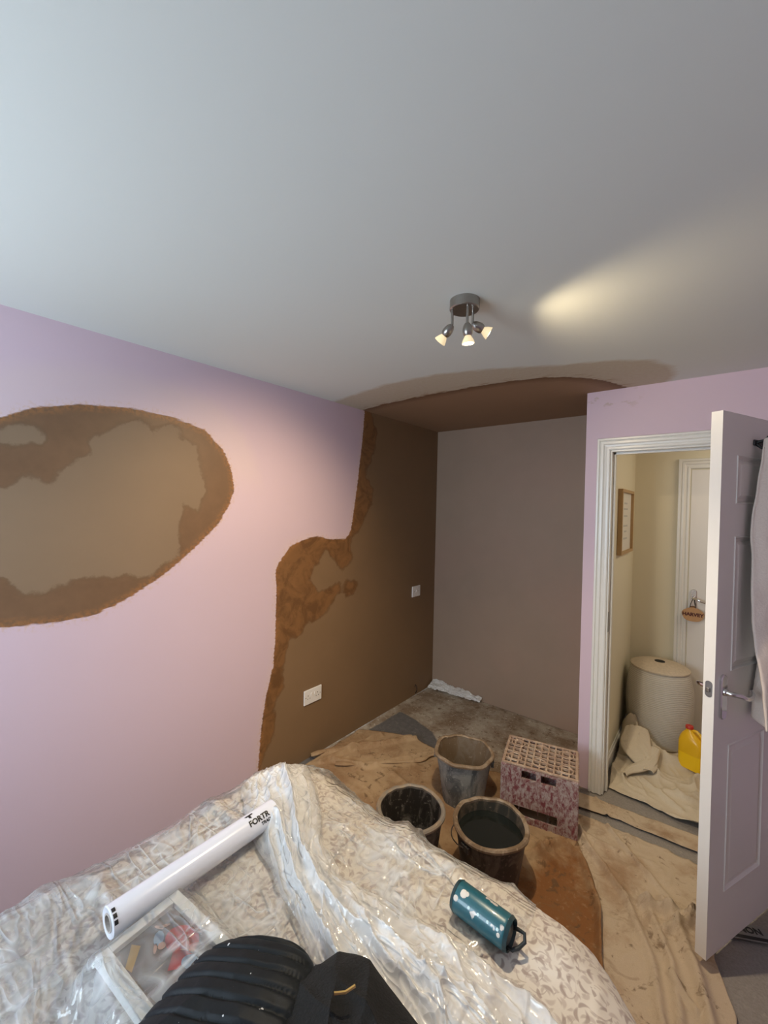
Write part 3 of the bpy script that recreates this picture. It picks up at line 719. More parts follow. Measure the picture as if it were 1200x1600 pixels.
# ------------------------------------------------------------------ buckets
def bucket(name, loc, rot, label, base, splash, amt, hgt, rt, rb, liquid=None, liqmat=None, rimcol=None, octo=False, sludge=None):
    r = empty(name, loc, rot, label, 'bucket')
    def jit(rr, z, a):
        k = 1.0
        if octo and z > hgt*.55: k = 1+.028*math.cos(a*7)*((z/hgt-.55)/.45)
        return rr*k*(1+.006*math.sin(a*2+1)), z+.004*math.sin(a*3+rot)*(z/hgt)
    bm_ = bucket_mat(name+'_plastic', base, splash, amt)
    prof = [(rb, 0), (rb+.002, .002)]+[(rb+(rt-rb)*t, hgt*t) for t in (.1, .25, .4, .55, .7, .85, .93)]
    prof += [(rt-.004, hgt*.93), (rt+.004, hgt*.94), (rt+.005, hgt-.004)]
    b = MB().lathe(prof, 64, None, True, False, jit); b.build('bucket_body', bm_, r, True)
    ins = [(0, .006), (rb-.006, .006)]+[(rb-.006+(rt-rb)*t, max(.006, hgt*t)) for t in (.1, .3, .5, .7, .85, 1.0)]
    im = bucket_mat(name+'_inside', tuple(c*.8 for c in (rimcol or base)), (0.22, 0.17, 0.12), .35)
    MB().lathe(ins, 64, None, False, False, jit).build('bucket_inside', sludge or im, r, True)
    rm = bucket_mat(name+'_rim', rimcol or (0.2, 0.14, 0.09), (0.34, 0.26, 0.18), .5)
    def jr(rr, z, a):
        R_, Z_ = jit(rr, z, a); nz = mnoise.noise(Vector((math.cos(a)*4, math.sin(a)*4, rot)))
        return R_+.002*nz, Z_+.004*nz
    MB().lathe([(rt-.008, hgt-.010), (rt-.010, hgt+.001), (rt-.003, hgt+.006), (rt+.006, hgt+.005), (rt+.011, hgt-.001), (rt+.010, hgt-.010), (rt+.004, hgt-.012)], 72, None, False, False, jr).build('rim', rm, r, True)
    for s in (0, PI):   # handle lugs
        Mx = Matrix.Rotation(s, 4, 'Z') @ Matrix.Translation((rt-.001, 0, hgt*.86))
        MB().box(-.004, .012, -.022, .022, -.018, .012, .004, Mx).build('handle_lug', bm_, r)
    if liquid:
        q = liquid; rl = rb-.006+(rt-rb)*q-.001
        MB().lathe([(0, hgt*q), (rl*.5, hgt*q), (rl, hgt*q)], 48, None, False, False).build('liquid', liqmat, r, True)
    # bail handle resting down against the side
    pts = []
    for k in range(25):
        a = PI*k/24; rr = rt+.013
        pts.append((rr*math.cos(a), rr*math.sin(a)*1.0+.004, hgt*.86-.05*math.sin(a)))
    MB().tube(pts, .0025, 8).build('bail_handle', M['dullmetal'], r, True)
    return r
murk = NT('murky_liquid'); murk.set(Base_Color=(0.05, 0.048, 0.035), Roughness=.08); murk.bump(murk.noise(8), .05, .002)
blk = NT('dark_water'); blk.set(Base_Color=(0.010, 0.013, 0.011), Roughness=.04, Specular_IOR_Level=.8); blk.bump(blk.noise(5), .03, .002)
bucket('bucket', (.978, 2.115, .014), .4, 'grey plaster-caked bucket standing furthest back beside the crate', (0.10, 0.115, 0.12), (0.30, 0.31, 0.29), .75, .285, .156, .110, .16, murk.m, (0.23, 0.155, 0.09), True)
bucket('bucket', (1.325, 1.715, .014), 1.3, 'dark wide bucket of black water in front of the crate', (0.035, 0.03, 0.026), (0.12, 0.10, 0.08), .35, .28, .155, .115, .82, blk.m, (0.19, 0.125, 0.07), sludge=bucket_mat('wet_inside', (0.035, 0.032, 0.024), (0.13, 0.10, 0.07), .3))
bucket('bucket', (1.005, 1.555, .014), 2.1, 'grey rimmed dirty bucket nearest the left wall, half hidden by the bed', (0.06, 0.055, 0.05), (0.20, 0.18, 0.15), .4, .28, .150, .112, .25, blk.m, (0.26, 0.23, 0.19), sludge=bucket_mat('caked_inside', (0.025, 0.02, 0.016), (0.17, 0.15, 0.125), .12))

# ------------------------------------------------------------------ bottle crate
def crate_mat():
    t = NT('splashed_red_plastic'); n = t.noise(60, 6, .75, t.scalevec((1, 1, .5)), .5); n2 = t.noise(55, 4, .7)
    c = t.mix(t.mr(n, .42, .56), (0.19, 0.045, 0.052), (0.42, 0.345, 0.315)); c = t.mix(t.mr(n2, .56, .62), c, (0.28, 0.16, 0.14))
    t.set(Base_Color=c, Roughness=.6); t.bump(n, .5, .004); return t.m
cm = crate_mat(); gm = bucket_mat('splashed_grid', (0.40, 0.27, 0.19), (0.55, 0.42, 0.31), .5)
ca = Vector((.366, .09)); crz = math.atan2(ca.y, ca.x)
cr = empty('bottle_crate', (1.344, 2.320, .016), crz, 'plaster splashed dark red bottle crate with open grid top', 'crate')
W_, D_, H_ = .385, .295, .302; X, Y = W_/2, D_/2; th = .012
def panel_holes(w, h, holes, t):
    """upright panel centred on x, thickness along y, with rectangular openings"""
    xs = sorted({-w/2, w/2, *[a for q in holes for a in q[:2]]}); zs = sorted({0, h, *[a for q in holes for a in q[2:]]}); b = MB()
    for i in range(len(xs)-1):
        for j in range(len(zs)-1):
            cx_, cz_ = (xs[i]+xs[i+1])/2, (zs[j]+zs[j+1])/2
            if any(a < cx_ < b_ and c < cz_ < d for a, b_, c, d in holes): continue
            b.box(xs[i], xs[i+1], -t/2, t/2, zs[j], zs[j+1])
    return b
for s in (-1, 1):
    p_ = panel_holes(W_-.02, H_-.012, [(-.085, -.012, H_-.065, H_-.022), (.012, .085, H_-.065, H_-.022), (-.12, .095, .035, .085)], th)
    Mx = Matrix.Translation((0, s*(Y-th/2), .004)); p_.build('side_panel', cm, cr, M=Mx)
    p_ = panel_holes(D_-.03, H_-.012, [(-.05, .05, H_-.07, H_-.03)], th)
    Mx = Matrix.Translation((s*(X-th/2), 0, .004)) @ Matrix.Rotation(PI/2, 4, 'Z'); p_.build('end_panel', cm, cr, M=Mx)
for sx in (-1, 1):
    for sy in (-1, 1):
        MB().box(sx*X-(.034 if sx > 0 else 0)-.000, sx*X+(.034 if sx < 0 else 0), sy*Y-(.03 if sy > 0 else 0)-(.003 if sy < 0 else 0), sy*Y+(.03 if sy < 0 else 0)+(.003 if sy > 0 else 0), 0, H_-.004, .007).build('corner_post', cm, cr)
mb = MB(); z0, z1 = H_-.006, H_+.004
for (a, b, c, d) in [(-X+.004, X-.004, -Y+.004, -Y+.018), (-X+.004, X-.004, Y-.018, Y-.004), (-X+.004, -X+.018, -Y+.018, Y-.018), (X-.018, X-.004, -Y+.018, Y-.018)]: mb.box(a, b, c, d, z0, z1, .002)
mb.build('top_rim', gm, cr)
mb = MB(); nx, ny = 10, 7
for k in range(1, nx):
    x = -X+.012+(W_-.024)*k/nx; mb.box(x-.0042, x+.0042, -Y+.017, Y-.017, z0-.006, z1-.002)
for k in range(1, ny):
    y = -Y+.012+(D_-.024)*k/ny; mb.box(-X+.017, X-.017, y-.0042, y+.0042, z0-.004, z1-.001)
for i in range(3):       # raised bottle rings
    for j in range(2):
        cx_, cy_ = -X+W_*(i+.5)/3, -Y+D_*(j+.5)/2
        mb.tube([(cx_+.036*math.cos(2*PI*k/20), cy_+.036*math.sin(2*PI*k/20), z1-.002) for k in range(20)], .004, 6, closed=True)
mb.build('bottle_grid', gm, cr)
mb = MB()
for k in (1, 2, 3): x = -X+W_*k/4; mb.box(x-.002, x+.002, -Y+.013, Y-.013, .06, H_-.02)
for k in (1, 2): y = -Y+D_*k/3; mb.box(-X+.013, X-.013, y-.002, y+.002, .06, H_-.02)
mb.build('divider', cm, cr)

# ------------------------------------------------------------------ laundry basket and jug in the hall
def basket_mat():
    t = NT('woven_rope'); s = t.N('TexWave', wave_type='BANDS', bands_direction='Z', i_Scale=26.0, i_Distortion=2.2, i_Detail=2.0); t.t.links.new(t.coord(), s.inputs['Vector'])
    n = t.noise(50, 3); c = t.mix(s.outputs['Fac'], (0.50, 0.45, 0.38), (0.66, 0.62, 0.55)); c = t.mix(t.math('MULTIPLY', n, .2), c, (0.4, 0.36, 0.3))
    t.set(Base_Color=c, Roughness=.85); t.bump(t.math('ADD', s.outputs['Fac'], n), .35, .004); return t.m
bk = empty('laundry_basket', (1.768, 3.600, .02), .2, 'round woven off-white laundry basket with lid in the hall corner', 'basket')
bmat = basket_mat()
prof = [(r*1.09, z*1.12) for r, z in [(.135, 0), (.150, .01), (.172, .08), (.188, .18), (.193, .27), (.188, .36), (.176, .43), (.163, .475), (.158, .480)]]
MB().lathe(prof, 56, None, True, False).build('basket_body', bmat, bk, True)
lid = basket_mat(); 
ld_ = MB().lathe([(r*1.09, z+.0576) for r, z in [(.160, .478), (.168, .482), (.168, .490), (.14, .505), (.09, .518), (.032, .524), (.030, .518)]], 56, None, False, True).build('lid', simple('lid_weave', (0.56, 0.47, 0.36), .85, nscale=70, var=.25, bump=.5), bk, True)
MB().lathe([(0, .5828), (.032, .5828), (.032, .577)], 24, None, False, False).build('lid_hole', M['dark'], ld_, True)

jg = empty('plastic_jug', (1.978, 3.352, .025), -.35, 'bright yellow plastic jug with red cap on the hall dust sheet', 'jug')
yt = NT('yellow_plastic'); cz = yt.N('SeparateXYZ'); yt.t.links.new(yt.coord(), cz.inputs[0])
yt.set(Base_Color=yt.mix(yt.mr(cz.outputs[2], .098, .102), (0.93, 0.58, 0.01), (0.80, 0.46, 0.012)), Roughness=.3)
secs = [(0, .062, .042), (.006, .068, .048), (.10, .069, .049), (.17, .068, .048), (.195, .062, .045), (.215, .046, .036), (.232, .028, .025), (.240, .020, .020), (.252, .019, .019)]
v = []; n = 32
for (z, a, b) in secs:
    e = .45 if z < .19 else .8
    for k in range(n):
        q = 2*PI*k/n; c_, s_ = math.cos(q), math.sin(q)
        off = -.018*max(0, (z-.18)/.07)
        v.append((math.copysign(abs(c_)**e, c_)*a+off, math.copysign(abs(s_)**e, s_)*b, z))
f = [(i*n+k, i*n+(k+1) % n, (i+1)*n+(k+1) % n, (i+1)*n+k) for i in range(len(secs)-1) for k in range(n)]+[tuple(range(n-1, -1, -1)), tuple((len(secs)-1)*n+k for k in range(n))]
MB().add(v, f).build('jug_body', yt.m, jg, True)
MB().tube([(-.004, 0, .242), (.022, 0, .245), (.048, 0, .225), (.062, 0, .195), (.064, 0, .165)], [.009, .010, .011, .011, .010], 12).build('handle', yt.m, jg, True)
MB().lathe([(0, .268), (.020, .268), (.022, .265), (.022, .250), (0, .250)], 24, Matrix.Translation((-.018, 0, 0)), False, False).build('cap', simple('red_plastic', (0.50, 0.035, 0.02), .4, bump=0), jg, True)

# ------------------------------------------------------------------ hook and bathrobe on the open door
Mdoor = Matrix.Translation(door.location) @ Matrix.Rotation(lrot, 4, 'Z')
hk = empty('coat_hook', Mdoor @ Vector((.235, 0, 1.885)), lrot, 'black iron coat hook high on the open white door', 'hook')
hb = MB().box(-.018, .30, -.006, -.0005, .0, .022, .002).build('hook_bar', M['black_iron'], hk)
for x in (0.0, .11, .22):
    MB().tube([(x, -.006, .012), (x, -.03, .018), (x, -.045, .034), (x, -.05, .045)], [.006, .005, .005, .008], 10).build('upper_prong', M['black_iron'], hk, True)
    MB().tube([(x, -.006, .004), (x, -.022, -.012), (x, -.038, -.014), (x, -.045, -.002)], [.006, .005, .005, .007], 10).build('lower_prong', M['black_iron'], hk, True)
def robef(u, v):
    # u across, v from the hook down
    t = .232+ (u-.06)*(.10+.50*np.minimum(1, v*1.7)**.8)-.07*v-.015*np.sin(v*5)
    z = 1.945-v*1.03-.02*u+.03*np.exp(-((u-.1)/.2)**2)*(1-v)
    amp = .014+.022*np.minimum(1, v*2)
    y = -.048-.015*v+amp*np.sin(u*19+2.2*v+fbm(u*3, v*2, 5)*3)+.012*np.sin(u*8)+.018*(fbm(u*7, v*4, 8)-.5)
    y = np.minimum(y, -.012)
    P = np.stack([t, y, z-LZ0, np.ones_like(u)], 0).reshape(4, -1); Q = np.array(Mdoor) @ P
    return tuple(Q[i].reshape(u.shape) for i in range(3))
rt = simple('cream_towelling', (0.72, 0.60, 0.53), .95, nscale=160, var=.08, bump=.4, bd=.004)
rb_ = grid('bathrobe', robef, 90, 120, rt); so = rb_.modifiers.new('cloth_thickness', 'SOLIDIFY'); so.thickness = .006; so.offset = 0
tag(rb_, 'pale cream towelling robe hanging from the black hook on the door', 'robe')

# ------------------------------------------------------------------ bed
FX0, FX1, FY1, FY0 = .74, 1.86, 1.035, -.62; TOP = .600; RO = .19; RC = .13
def drape(x, y, off=0.0):
    """cloth coordinate -> point on the rounded bed, pushed off along the normal"""
    cx_ = np.clip(x, FX0+RC, FX1-RC); cy_ = np.clip(y, FY0+RC, FY1-RC)
    dx, dy = x-cx_, y-cy_; r = np.hypot(dx, dy); nx_ = dx/np.maximum(r, 1e-9); ny_ = dy/np.maximum(r, 1e-9)
    e = np.maximum(0, r-RC); bx, by = x-nx_*e, y-ny_*e
    ang = np.minimum(e/RO, PI/2*.98); hor = RO*np.sin(ang); dn = RO*(1-np.cos(ang))+np.maximum(0, e-RO*PI/2*.98)
    wv = .035*np.maximum(0, e-RO*1.2)*np.sin(np.arctan2(dy, dx)*14)
    nn = np.sin(ang)
    return bx+nx_*(hor+off*nn+wv), by+ny_*(hor+off*nn+wv), TOP-dn+off*np.cos(ang)
def puff(x, y):
    h = .045*(fbm(x*2.2, y*2.2, 11, 3)-.5)+.026*(ridge(x*2.6+.5*y, y*3.1, 12, 2)-.4)+.010*(ridge(x*8, y*8, 14, 3)-.4)
    h = h+.035*np.exp(-(((x-1.0)/.35)**2+((y-1.0)/.3)**2))*0.6-.02*np.exp(-(((x-1.2)/.3)**2+((y-.55)/.3)**2))
    return h
bed = empty('bed', (1.3, .2, 0), 0, 'double bed standing clear of the wall under the floral duvet', 'bed')
MB().box(.80, 1.80, -.60, .98, .02, .26, .02).build('bed_base', simple('dark_divan', (0.10, 0.09, 0.09), .8), bed, world=True)
MB().box(.79, 1.81, -.61, .99, .262, .45, .05).build('mattress', simple('mattress_ticking', (0.6, 0.58, 0.55), .8), bed, world=True)
HANG = .50
def duvf(u, v):
    x = FX0-RO-.30+u*(FX1-FX0+2*RO+.6); y = FY0-.3+v*(FY1-FY0+.3+RO+.30)
    return drape(x, y, puff(x, y))
dv = grid('duvet', duvf, 300, 330, M['duvet']); so = dv.modifiers.new('cloth_thickness', 'SOLIDIFY'); so.thickness = .012; so.offset = -1
tag(dv, 'cream duvet with small taupe leaf pattern covering the whole bed', 'duvet')

# clear dust film over the left and near part of the bed
def filmz(x, y):
    f = puff(x, y)+.004+.020*ridge(x*4+1.5*y, y*2.2-2*x, 21, 2)**1.5+.004*ridge(x*9, y*5, 22, 1)
    return f
FBX = [(.935,.26),(1.29,.26),(1.25,.52),(1.03,.49)]
def bridge(x, y, off):
    # the film is lifted over the box frame and roll
    d = sdf(x, y, [(1.028,.30),(1.30,.30),(1.24,.515),(1.012,.495)])
    return np.maximum(off, np.where(d > 0, .0780, .0780*np.exp(-(np.maximum(0, -d)/.035)**1.6)))
def filmf(u, v):
    x = .60+u*(1.02+.10*np.sin(v*9)); y = -.05+v*1.30
    x = x*1.0-.06*(1-v)*(1-u)
    off = filmz(x, y)
    off = bridge(x, y, off)
    return drape(x, y, off)
fm = grid('plastic_sheet', filmf, 240, 260, M['film'], lambda u, v, P: {'milk_and_sheen': .10*fbm(u*6, v*6, 3)+.3*np.exp(-(v/.30)**2)*np.clip(1-u*1.6, 0, 1)})  # extra milkiness at the near left paints window sheen into the film
tag(fm, 'clear creased plastic dust sheet spread over the left side of the duvet', 'plastic sheet')

# bunched film running from the far left bed corner round to the near edge
cen = [(.66,1.04),(.80,.955),(.969,.876),(1.12,.80),(1.25,.765),(1.40,.757),(1.52,.762),(1.66,.765),(1.80,.76),(1.95,.74)]
wid = [.22,.23,.22,.18,.18,.23,.27,.31,.33,.33]
PC = polyl(cen, 160); sarc = np.linspace(0, 1, 160)
cum = np.r_[0, np.cumsum(np.hypot(*np.diff(np.array(cen), axis=0).T))]; WD = np.interp(sarc*cum[-1], cum, wid)
k5 = np.hanning(15); k5 /= k5.sum()
for a in (0, 1): PC[7:-7, a] = np.convolve(PC[:, a], k5, 'valid')
TG = np.gradient(PC, axis=0); TG /= np.linalg.norm(TG, axis=1)[:, None]; NM = np.stack([-TG[:, 1], TG[:, 0]], 1)
def bunchf(u, v):
    i = u*159; i0 = np.clip(i.astype(int), 0, 158); fr_ = (i-i0)[..., None]
    c = PC[i0]*(1-fr_)+PC[i0+1]*fr_; nmm = NM[i0]*(1-fr_)+NM[i0+1]*fr_; w_ = WD[i0]
    s = (v-.5)*w_*(1+.35*(fbm(u*9, v*0+2, 41)-.5)) + .03*(fbm(u*7, v*2, 42)-.5)
    tp = np.clip(u*7, .25, 1)
    x, y = c[..., 0]+nmm[..., 0]*s, c[..., 1]+nmm[..., 1]*s
    q = np.clip(1-(2*v-1)**2, 0, 1)
    h = .004+tp*q**.6*(.016+.040*ridge(u*3+v*1.2, v*3.4+u*1.5, 43, 1)**1.3+.026*ridge(u*8+v*2, v*6+u*3, 44, 2)**1.5+.012*ridge(u*22+v*3, v*9+u*5, 45, 1)**2)
    return drape(x, y, puff(x, y)+h+.006)
bn = grid('plastic_sheet', bunchf, 420, 130, M['film_bunch'], lambda u, v, P: {'milk_and_sheen': -.55*np.clip(1-6*np.minimum(v, 1-v), 0, 1)+.0*u})
tag(bn, 'thick milky band of bunched plastic sheet curving across the duvet', 'plastic sheet')

def topz(x, y):
    a = np.array([float(x)]); b = np.array([float(y)])
    return float(drape(a, b, puff(a, b))[2][0])

# roll of film
A = Vector((.955, .350, 0)); B = Vector((.943, .835, 0)); rr = .036
A.z = .660; B.z = .655
rl = empty('film_roll', A, 0, 'white roll of floor protection film lying on the plastic covered duvet', 'roll')
ax = (B-A); ln = ax.length; MR = axisM((0, 0, 0), ax)
MB().lathe([(.020, .002), (rr-.003, 0), (rr, .002), (rr, ln-.002), (rr-.003, ln), (.020, ln-.002), (.018, ln-.05)], 48, MR, False, False).build('rolled_film', M['roll'], rl, True)
MB().lathe([(.021, .0), (.021, ln), (.017, ln), (.017, 0), (.021, 0)], 32, MR, False, False).build('cardboard_core', simple('cardboard', (0.45, 0.40, 0.36), .8), rl, True)
Xr = MR.to_3x3() @ Vector((1, 0, 0)); Yr = MR.to_3x3() @ Vector((0, 1, 0)); Zr = ax.normalized()
def on_roll(tv, tf, along, around, flipdir=1, name='lettering', rad=rr+.0007):
    # text x axis -> along the roll, text y axis -> round the roll (around = angle of the text centre from straight up)
    up = Vector((0, 0, 1)); side = Zr.cross(up).normalized()   # side points to +x (towards camera)
    b = bmesh.new(); bv = [b.verts.new(p) for p in tv]
    for f in tf:
        try: b.faces.new([bv[i] for i in f])
        except ValueError: pass
    bmesh.ops.triangulate(b, faces=b.faces[:])
    for _ in range(4):
        lg = [e for e in b.edges if e.calc_length() > .0035]
        if not lg: break
        bmesh.ops.subdivide_edges(b, edges=lg, cuts=1); bmesh.ops.triangulate(b, faces=b.faces[:])
    b.verts.index_update(); tv = [v.co.copy() for v in b.verts]; tf = [tuple(v.index for v in f.verts) for f in b.faces]; b.free()
    vv = []
    for p in tv:
        th_ = around-p.y/rad
        vv.append(Zr*(along+p.x)+(up*math.cos(th_)+side*math.sin(th_))*(rad+max(0, p.z)*.3))
    return mesh(name, vv, tf, M['ink'], rl, False, False)
tv, tf = text_mesh('FORTR', .023, .0004, .0009); on_roll(tv, tf, ln-.072, .72)
tv, tf = text_mesh('TRAD', .013, .0004, .0005); on_roll(tv, tf, ln-.052, 1.2)
# the printed arrow-like T mark
tv = [Vector((-.014, .008, 0)), Vector((.014, .008, 0)), Vector((.014, .002, 0)), Vector((.004, .002, 0)), Vector((.004, -.009, 0)), Vector((-.003, -.006, 0)), Vector((-.003, .002, 0)), Vector((-.009, .002, 0))]
on_roll(tv, [tuple(range(8))], ln-.095, .08, name='mark')
for k in range(3):
    tv = [Vector((.002+.006*0, .006, 0)), Vector((.010, .006, 0)), Vector((.010, -.004, 0)), Vector((.002, -.004, 0))]
    on_roll([p+Vector((0, -k*.014, 0)) for p in tv], [(0, 1, 2, 3)], .002, .35, name='end_mark')

# box frame with picture
fc = Vector((1.142, .408, 0)); 
fp = empty('box_frame', (1.020, .305, .640), .10, 'white box frame with a picture lying flat under the plastic sheet', 'picture')
FWd, FHt, FDp = .262, .192, .028
wf_ = simple('white_frame_paint', (0.80, 0.82, 0.82), .4, bump=0); mb = MB(); bw = .026
for (a, b, c, d) in [(0, FWd, 0, bw), (0, FWd, FHt-bw, FHt), (0, bw, bw, FHt-bw), (FWd-bw, FWd, bw, FHt-bw)]: mb.box(a, b, c, d, 0, FDp, .0015)
mb.build('frame', wf_, fp)
pn = MB().box(bw, FWd-bw, bw, FHt-bw, .002, .016).build('picture_panel', simple('dark_print', (0.125, 0.10, 0.095), .5, nscale=12, var=.3, bump=0), fp)
def flat(name, poly, z, mat, th_=.0006):
    n = len(poly); v = [(x, y, z) for x, y in poly]+[(x, y, z+th_) for x, y in poly]
    return MB().add(v, [tuple(n+k for k in range(n))]+[(k, (k+1) % n, n+(k+1) % n, n+k) for k in range(n)]).build(name, mat, pn)
def ell(cx_, cy_, a, b, r=0, n=28): return [(cx_+a*math.cos(2*PI*k/n)*math.cos(r)-b*math.sin(2*PI*k/n)*math.sin(r), cy_+a*math.cos(2*PI*k/n)*math.sin(r)+b*math.sin(2*PI*k/n)*math.cos(r)) for k in range(n)]
redm = simple('red_card', (0.45, 0.03, 0.035), .5, bump=0); blm = simple('pale_blue_card', (0.33, 0.47, 0.66), .5, bump=0); yel = simple('ochre_card', (0.45, 0.28, 0.07), .5, bump=0); skin = simple('pink_card', (0.55, 0.36, 0.30), .5, bump=0)
flat('red_shape', ell(.118, .135, .043, .030, .2), .016, redm); flat('red_shape', [(.125, .11), (.165, .13), (.17, .095), (.155, .08)], .0161, redm)
flat('blue_shape', ell(.072, .105, .018, .011, -.5), .0168, blm); flat('blue_shape', ell(.178, .118, .020, .014, .3), .0168, blm)
for (x, y, a) in [(.048, .118, .4), (.055, .128, 1.0), (.088, .088, -.6)]: flat('limb_shape', ell(x, y, .012, .0035, a), .0168, skin)
flat('head_shape', ell(.094, .100, .009, .008), .0170, skin)
flat('ochre_shape', [(.035, .062), (.055, .072), (.095, .034), (.075, .030)], .0168, yel); flat('stripe_shape', [(.135, .118), (.139, .123), (.166, .140), (.163, .134)], .0172, simple('orange_card', (0.7, 0.32, 0.08), .5, bump=0))

# teal cylindrical speaker
sx_, sy_ = 1.62, .985; SA = Vector((1.555, .985, .0)); SB = Vector((1.705, .985, .0)); SR = .037
zz = max(topz(1.56, .96), topz(1.7, .96))+SR+.004
sp = empty('portable_speaker', (SA.x, SA.y, zz), 0, 'teal cylindrical portable speaker with white plaster flecks on the duvet', 'speaker')
ln2 = (SB-SA).length; MS = axisM((0, 0, 0), (1, -.02, -.03))
tm = NT('teal_plastic'); n_ = tm.noise(22, 3, .5); fl = tm.mr(n_, .665, .68)
tm.set(Base_Color=tm.mix(fl, tm.mix(tm.noise(120), (0.012, 0.085, 0.115), (0.02, 0.13, 0.165)), (0.62, 0.58, 0.54)), Roughness=.32, Coat_Weight=.4)
MB().lathe([(SR-.006, 0), (SR-.001, .003), (SR, .008), (SR, ln2-.012), (SR-.001, ln2-.006), (SR-.004, ln2)], 56, MS, False, False).build('casing', tm.m, sp, True)
dk = simple('black_rubber', (0.02, 0.025, 0.028), .5)
for e, z0 in ((1, ln2), (-1, 0)):
    cap_ = MB().lathe([(SR-.004, z0), (SR-.006, z0-e*.006), (SR-.012, z0-e*.008), (.022, z0-e*.002), (0, z0-e*.001)] , 40, MS, False, False).build('end_driver', dk, sp, True)
    MB().lathe([(SR-.007, z0-e*.004), (SR-.003, z0+e*.003), (SR+.001, z0-e*.006)], 48, MS, False, False).build('end_ring', simple('dark_teal', (0.02, 0.05, 0.06), .35), sp, True)
for k in range(4):
    a = .95; zt = .050+k*.026; c0 = MS @ Vector((0, 0, zt)); up = Vector((0, 0, 1)); sd_ = Vector((0, -1, 0))
    rdir = (up*math.cos(a)+sd_*math.sin(a)); MB().lathe([(0, .0012), (.0032, .0010), (.0036, 0)], 14, axisM(c0+rdir*(SR-.0002), rdir), False, False).build('button', simple('pale_button', (0.55, 0.75, 0.78), .4, bump=0), sp, True)
for (zt, a, rx) in ((.028, .45, .010), (.012, .95, .007), (.036, .35, .006), (ln2-.018, 1.2, .005)):
    c0 = MS @ Vector((0, 0, zt)); rdir = Vector((0, -math.sin(a), math.cos(a)))
    MB().lathe([(0, .0012), (rx*.7, .0010), (rx, 0)], 9, axisM(c0+rdir*(SR-.0003), rdir), False, False).build('plaster_fleck', simple('white_plaster', (0.7, 0.66, 0.6), .8, bump=0), sp)
MB().tube([(ln2-.004, -.012, -.030), (ln2+.008, -.012, -.029), (ln2+.020, -.002, -.024), (ln2+.030, .012, -.014), (ln2+.026, .020, -.002), (ln2+.010, .024, -.006), (ln2-.006, .022, -.010)], .0045, 8).build('strap', dk, sp, True)

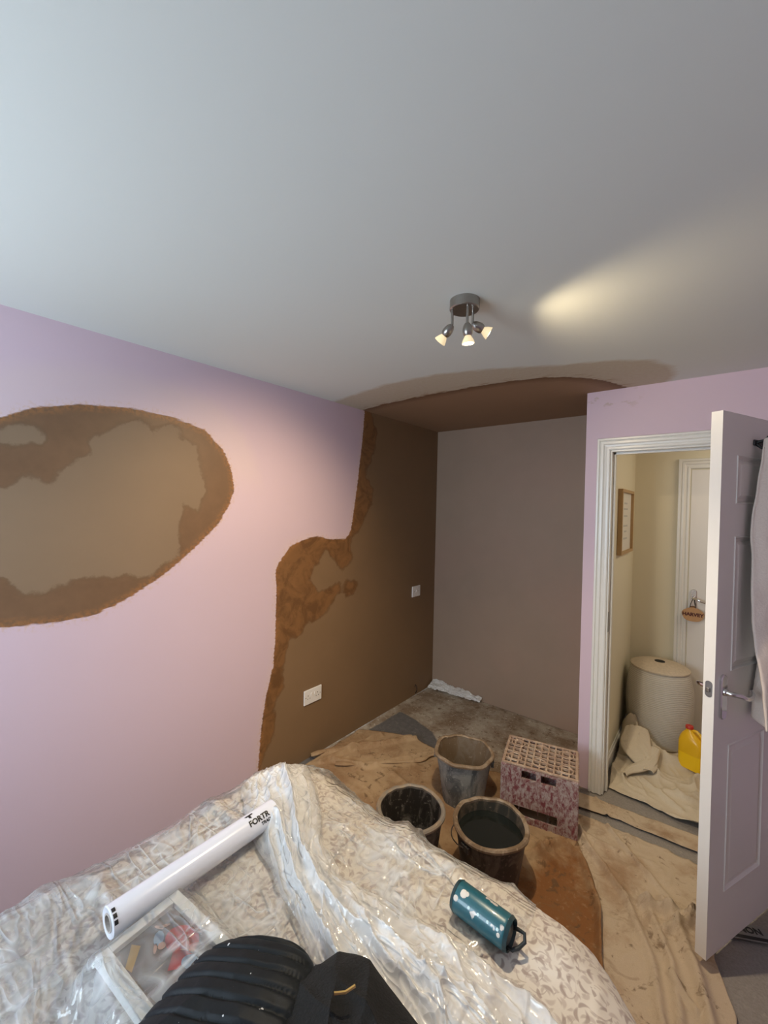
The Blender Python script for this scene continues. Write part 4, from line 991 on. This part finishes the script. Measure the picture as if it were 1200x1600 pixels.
# ------------------------------------------------------------------ quilted jacket
def star(poly, n):
    """radius of a closed outline along n rays from its centroid"""
    P = np.array(poly); c = P.mean(0); out = []
    for k in range(n):
        a = 2*PI*k/n; d = np.array([math.cos(a), math.sin(a)]); best = 0
        for i in range(len(P)):
            p = P[i]-c; e = P[(i+1) % len(P)]-P[i]; den = d[0]*e[1]-d[1]*e[0]
            if abs(den) < 1e-9: continue
            t = (p[0]*e[1]-p[1]*e[0])/den; s = (p[0]*d[1]-p[1]*d[0])/den
            if t > 0 and -1e-6 <= s <= 1+1e-6: best = max(best, t)
        out.append(best)
    r = np.array(out); k = np.hanning(19); k /= k.sum(); r = np.convolve(np.r_[r[-9:], r, r[:9]], k, 'valid')
    return c, r
def blob(name, poly, zb, hgt, mat, parent, hf, n=220, m_=110, power=2.6):
    c, r = star(poly, n); th_ = np.arange(n)*2*PI/n; rho = np.linspace(0, 1, m_)**.8
    T, Rh = np.meshgrid(th_, rho, indexing='ij'); rad = r[:, None]*Rh
    x = c[0]+rad*np.cos(T); y = c[1]+rad*np.sin(T)
    prof_ = np.clip(1-Rh**power, 0, 1)**(1/2.2)
    z = zb+hgt*prof_+hf(x, y)*np.clip(prof_*2, 0, 1)
    V = np.stack([x, y, z], -1).reshape(-1, 3); V = V.tolist(); F = []
    for i in range(n):
        i2 = (i+1) % n
        for j in range(m_-1): F.append((i*m_+j, i*m_+j+1, i2*m_+j+1, i2*m_+j))
    F.append(tuple(i*m_+m_-1 for i in range(n-1, -1, -1)))
    o = mesh(name, V, F, mat, parent, True, True)
    b = bmesh.new(); b.from_mesh(o.data); bmesh.ops.remove_doubles(b, verts=b.verts, dist=1e-6); b.to_mesh(o.data); b.free()
    return o
jm = NT('black_nylon'); jn = jm.noise(40, 4, .6); fk = jm.mr(jm.noise(95, 1, .4), .785, .80)
jm.set(Base_Color=jm.mix(fk, jm.mix(jn, (0.006, 0.008, 0.010), (0.016, 0.020, 0.024)), (0.6, 0.6, 0.6)), Roughness=.55, Specular_IOR_Level=.22); jm.bump(jn, .25, .004)
jl = NT('black_fleece'); jf = jl.noise(180, 3); jl.set(Base_Color=jl.mix(jf, (0.002, 0.002, 0.002), (0.010, 0.010, 0.010)), Roughness=.95); jl.bump(jf, .6, .006)
jk = empty('quilted_jacket', (1.40, .45, .64), 0, 'black diagonally quilted jacket with white flecks heaped at the bed front', 'jacket')
def quilt(x, y):
    s = (.86*y-.51*x+.006*np.sin(x*9+y*5))/.035; g = np.abs(np.sin(PI*s))
    return .008*np.minimum(g*1.6, 1)**.7-.008+.010*(fbm(x*9, y*9, 61)-.5)+.010*ridge(x*5, y*4, 62, 1)
jA = [(1.25,.20),(1.225,.30),(1.200,.40),(1.19,.47),(1.215,.53),(1.275,.590),(1.345,.622),(1.405,.625),(1.44,.58),(1.49,.50),(1.52,.40),(1.53,.28),(1.50,.18),(1.35,.14),(1.24,.15)]
blob('jacket_body', jA, .635, .075, jm.m, jk, quilt, power=3.2)
jB = [(1.38,.30),(1.40,.46),(1.40,.60),(1.41,.665),(1.44,.70),(1.48,.705),(1.55,.70),(1.62,.69),(1.70,.68),(1.76,.60),(1.76,.42),(1.70,.30),(1.55,.22),(1.46,.22)]
blob('collar', jB, .632, .085, jl.m, jk, lambda x, y: .02*(fbm(x*7, y*7, 71)-.5)+.03*ridge(x*4+y*3, y*4, 72, 2)-.02, power=2.8)
zp = [(1.53, .55), (1.545, .565), (1.552, .585)]
MB().tube([(x, y, .752) for x, y in zp], .003, 6).build('zip_pull', simple('brass', (0.55, 0.40, 0.16), .3, 1.0, bump=0), jk, world=True)
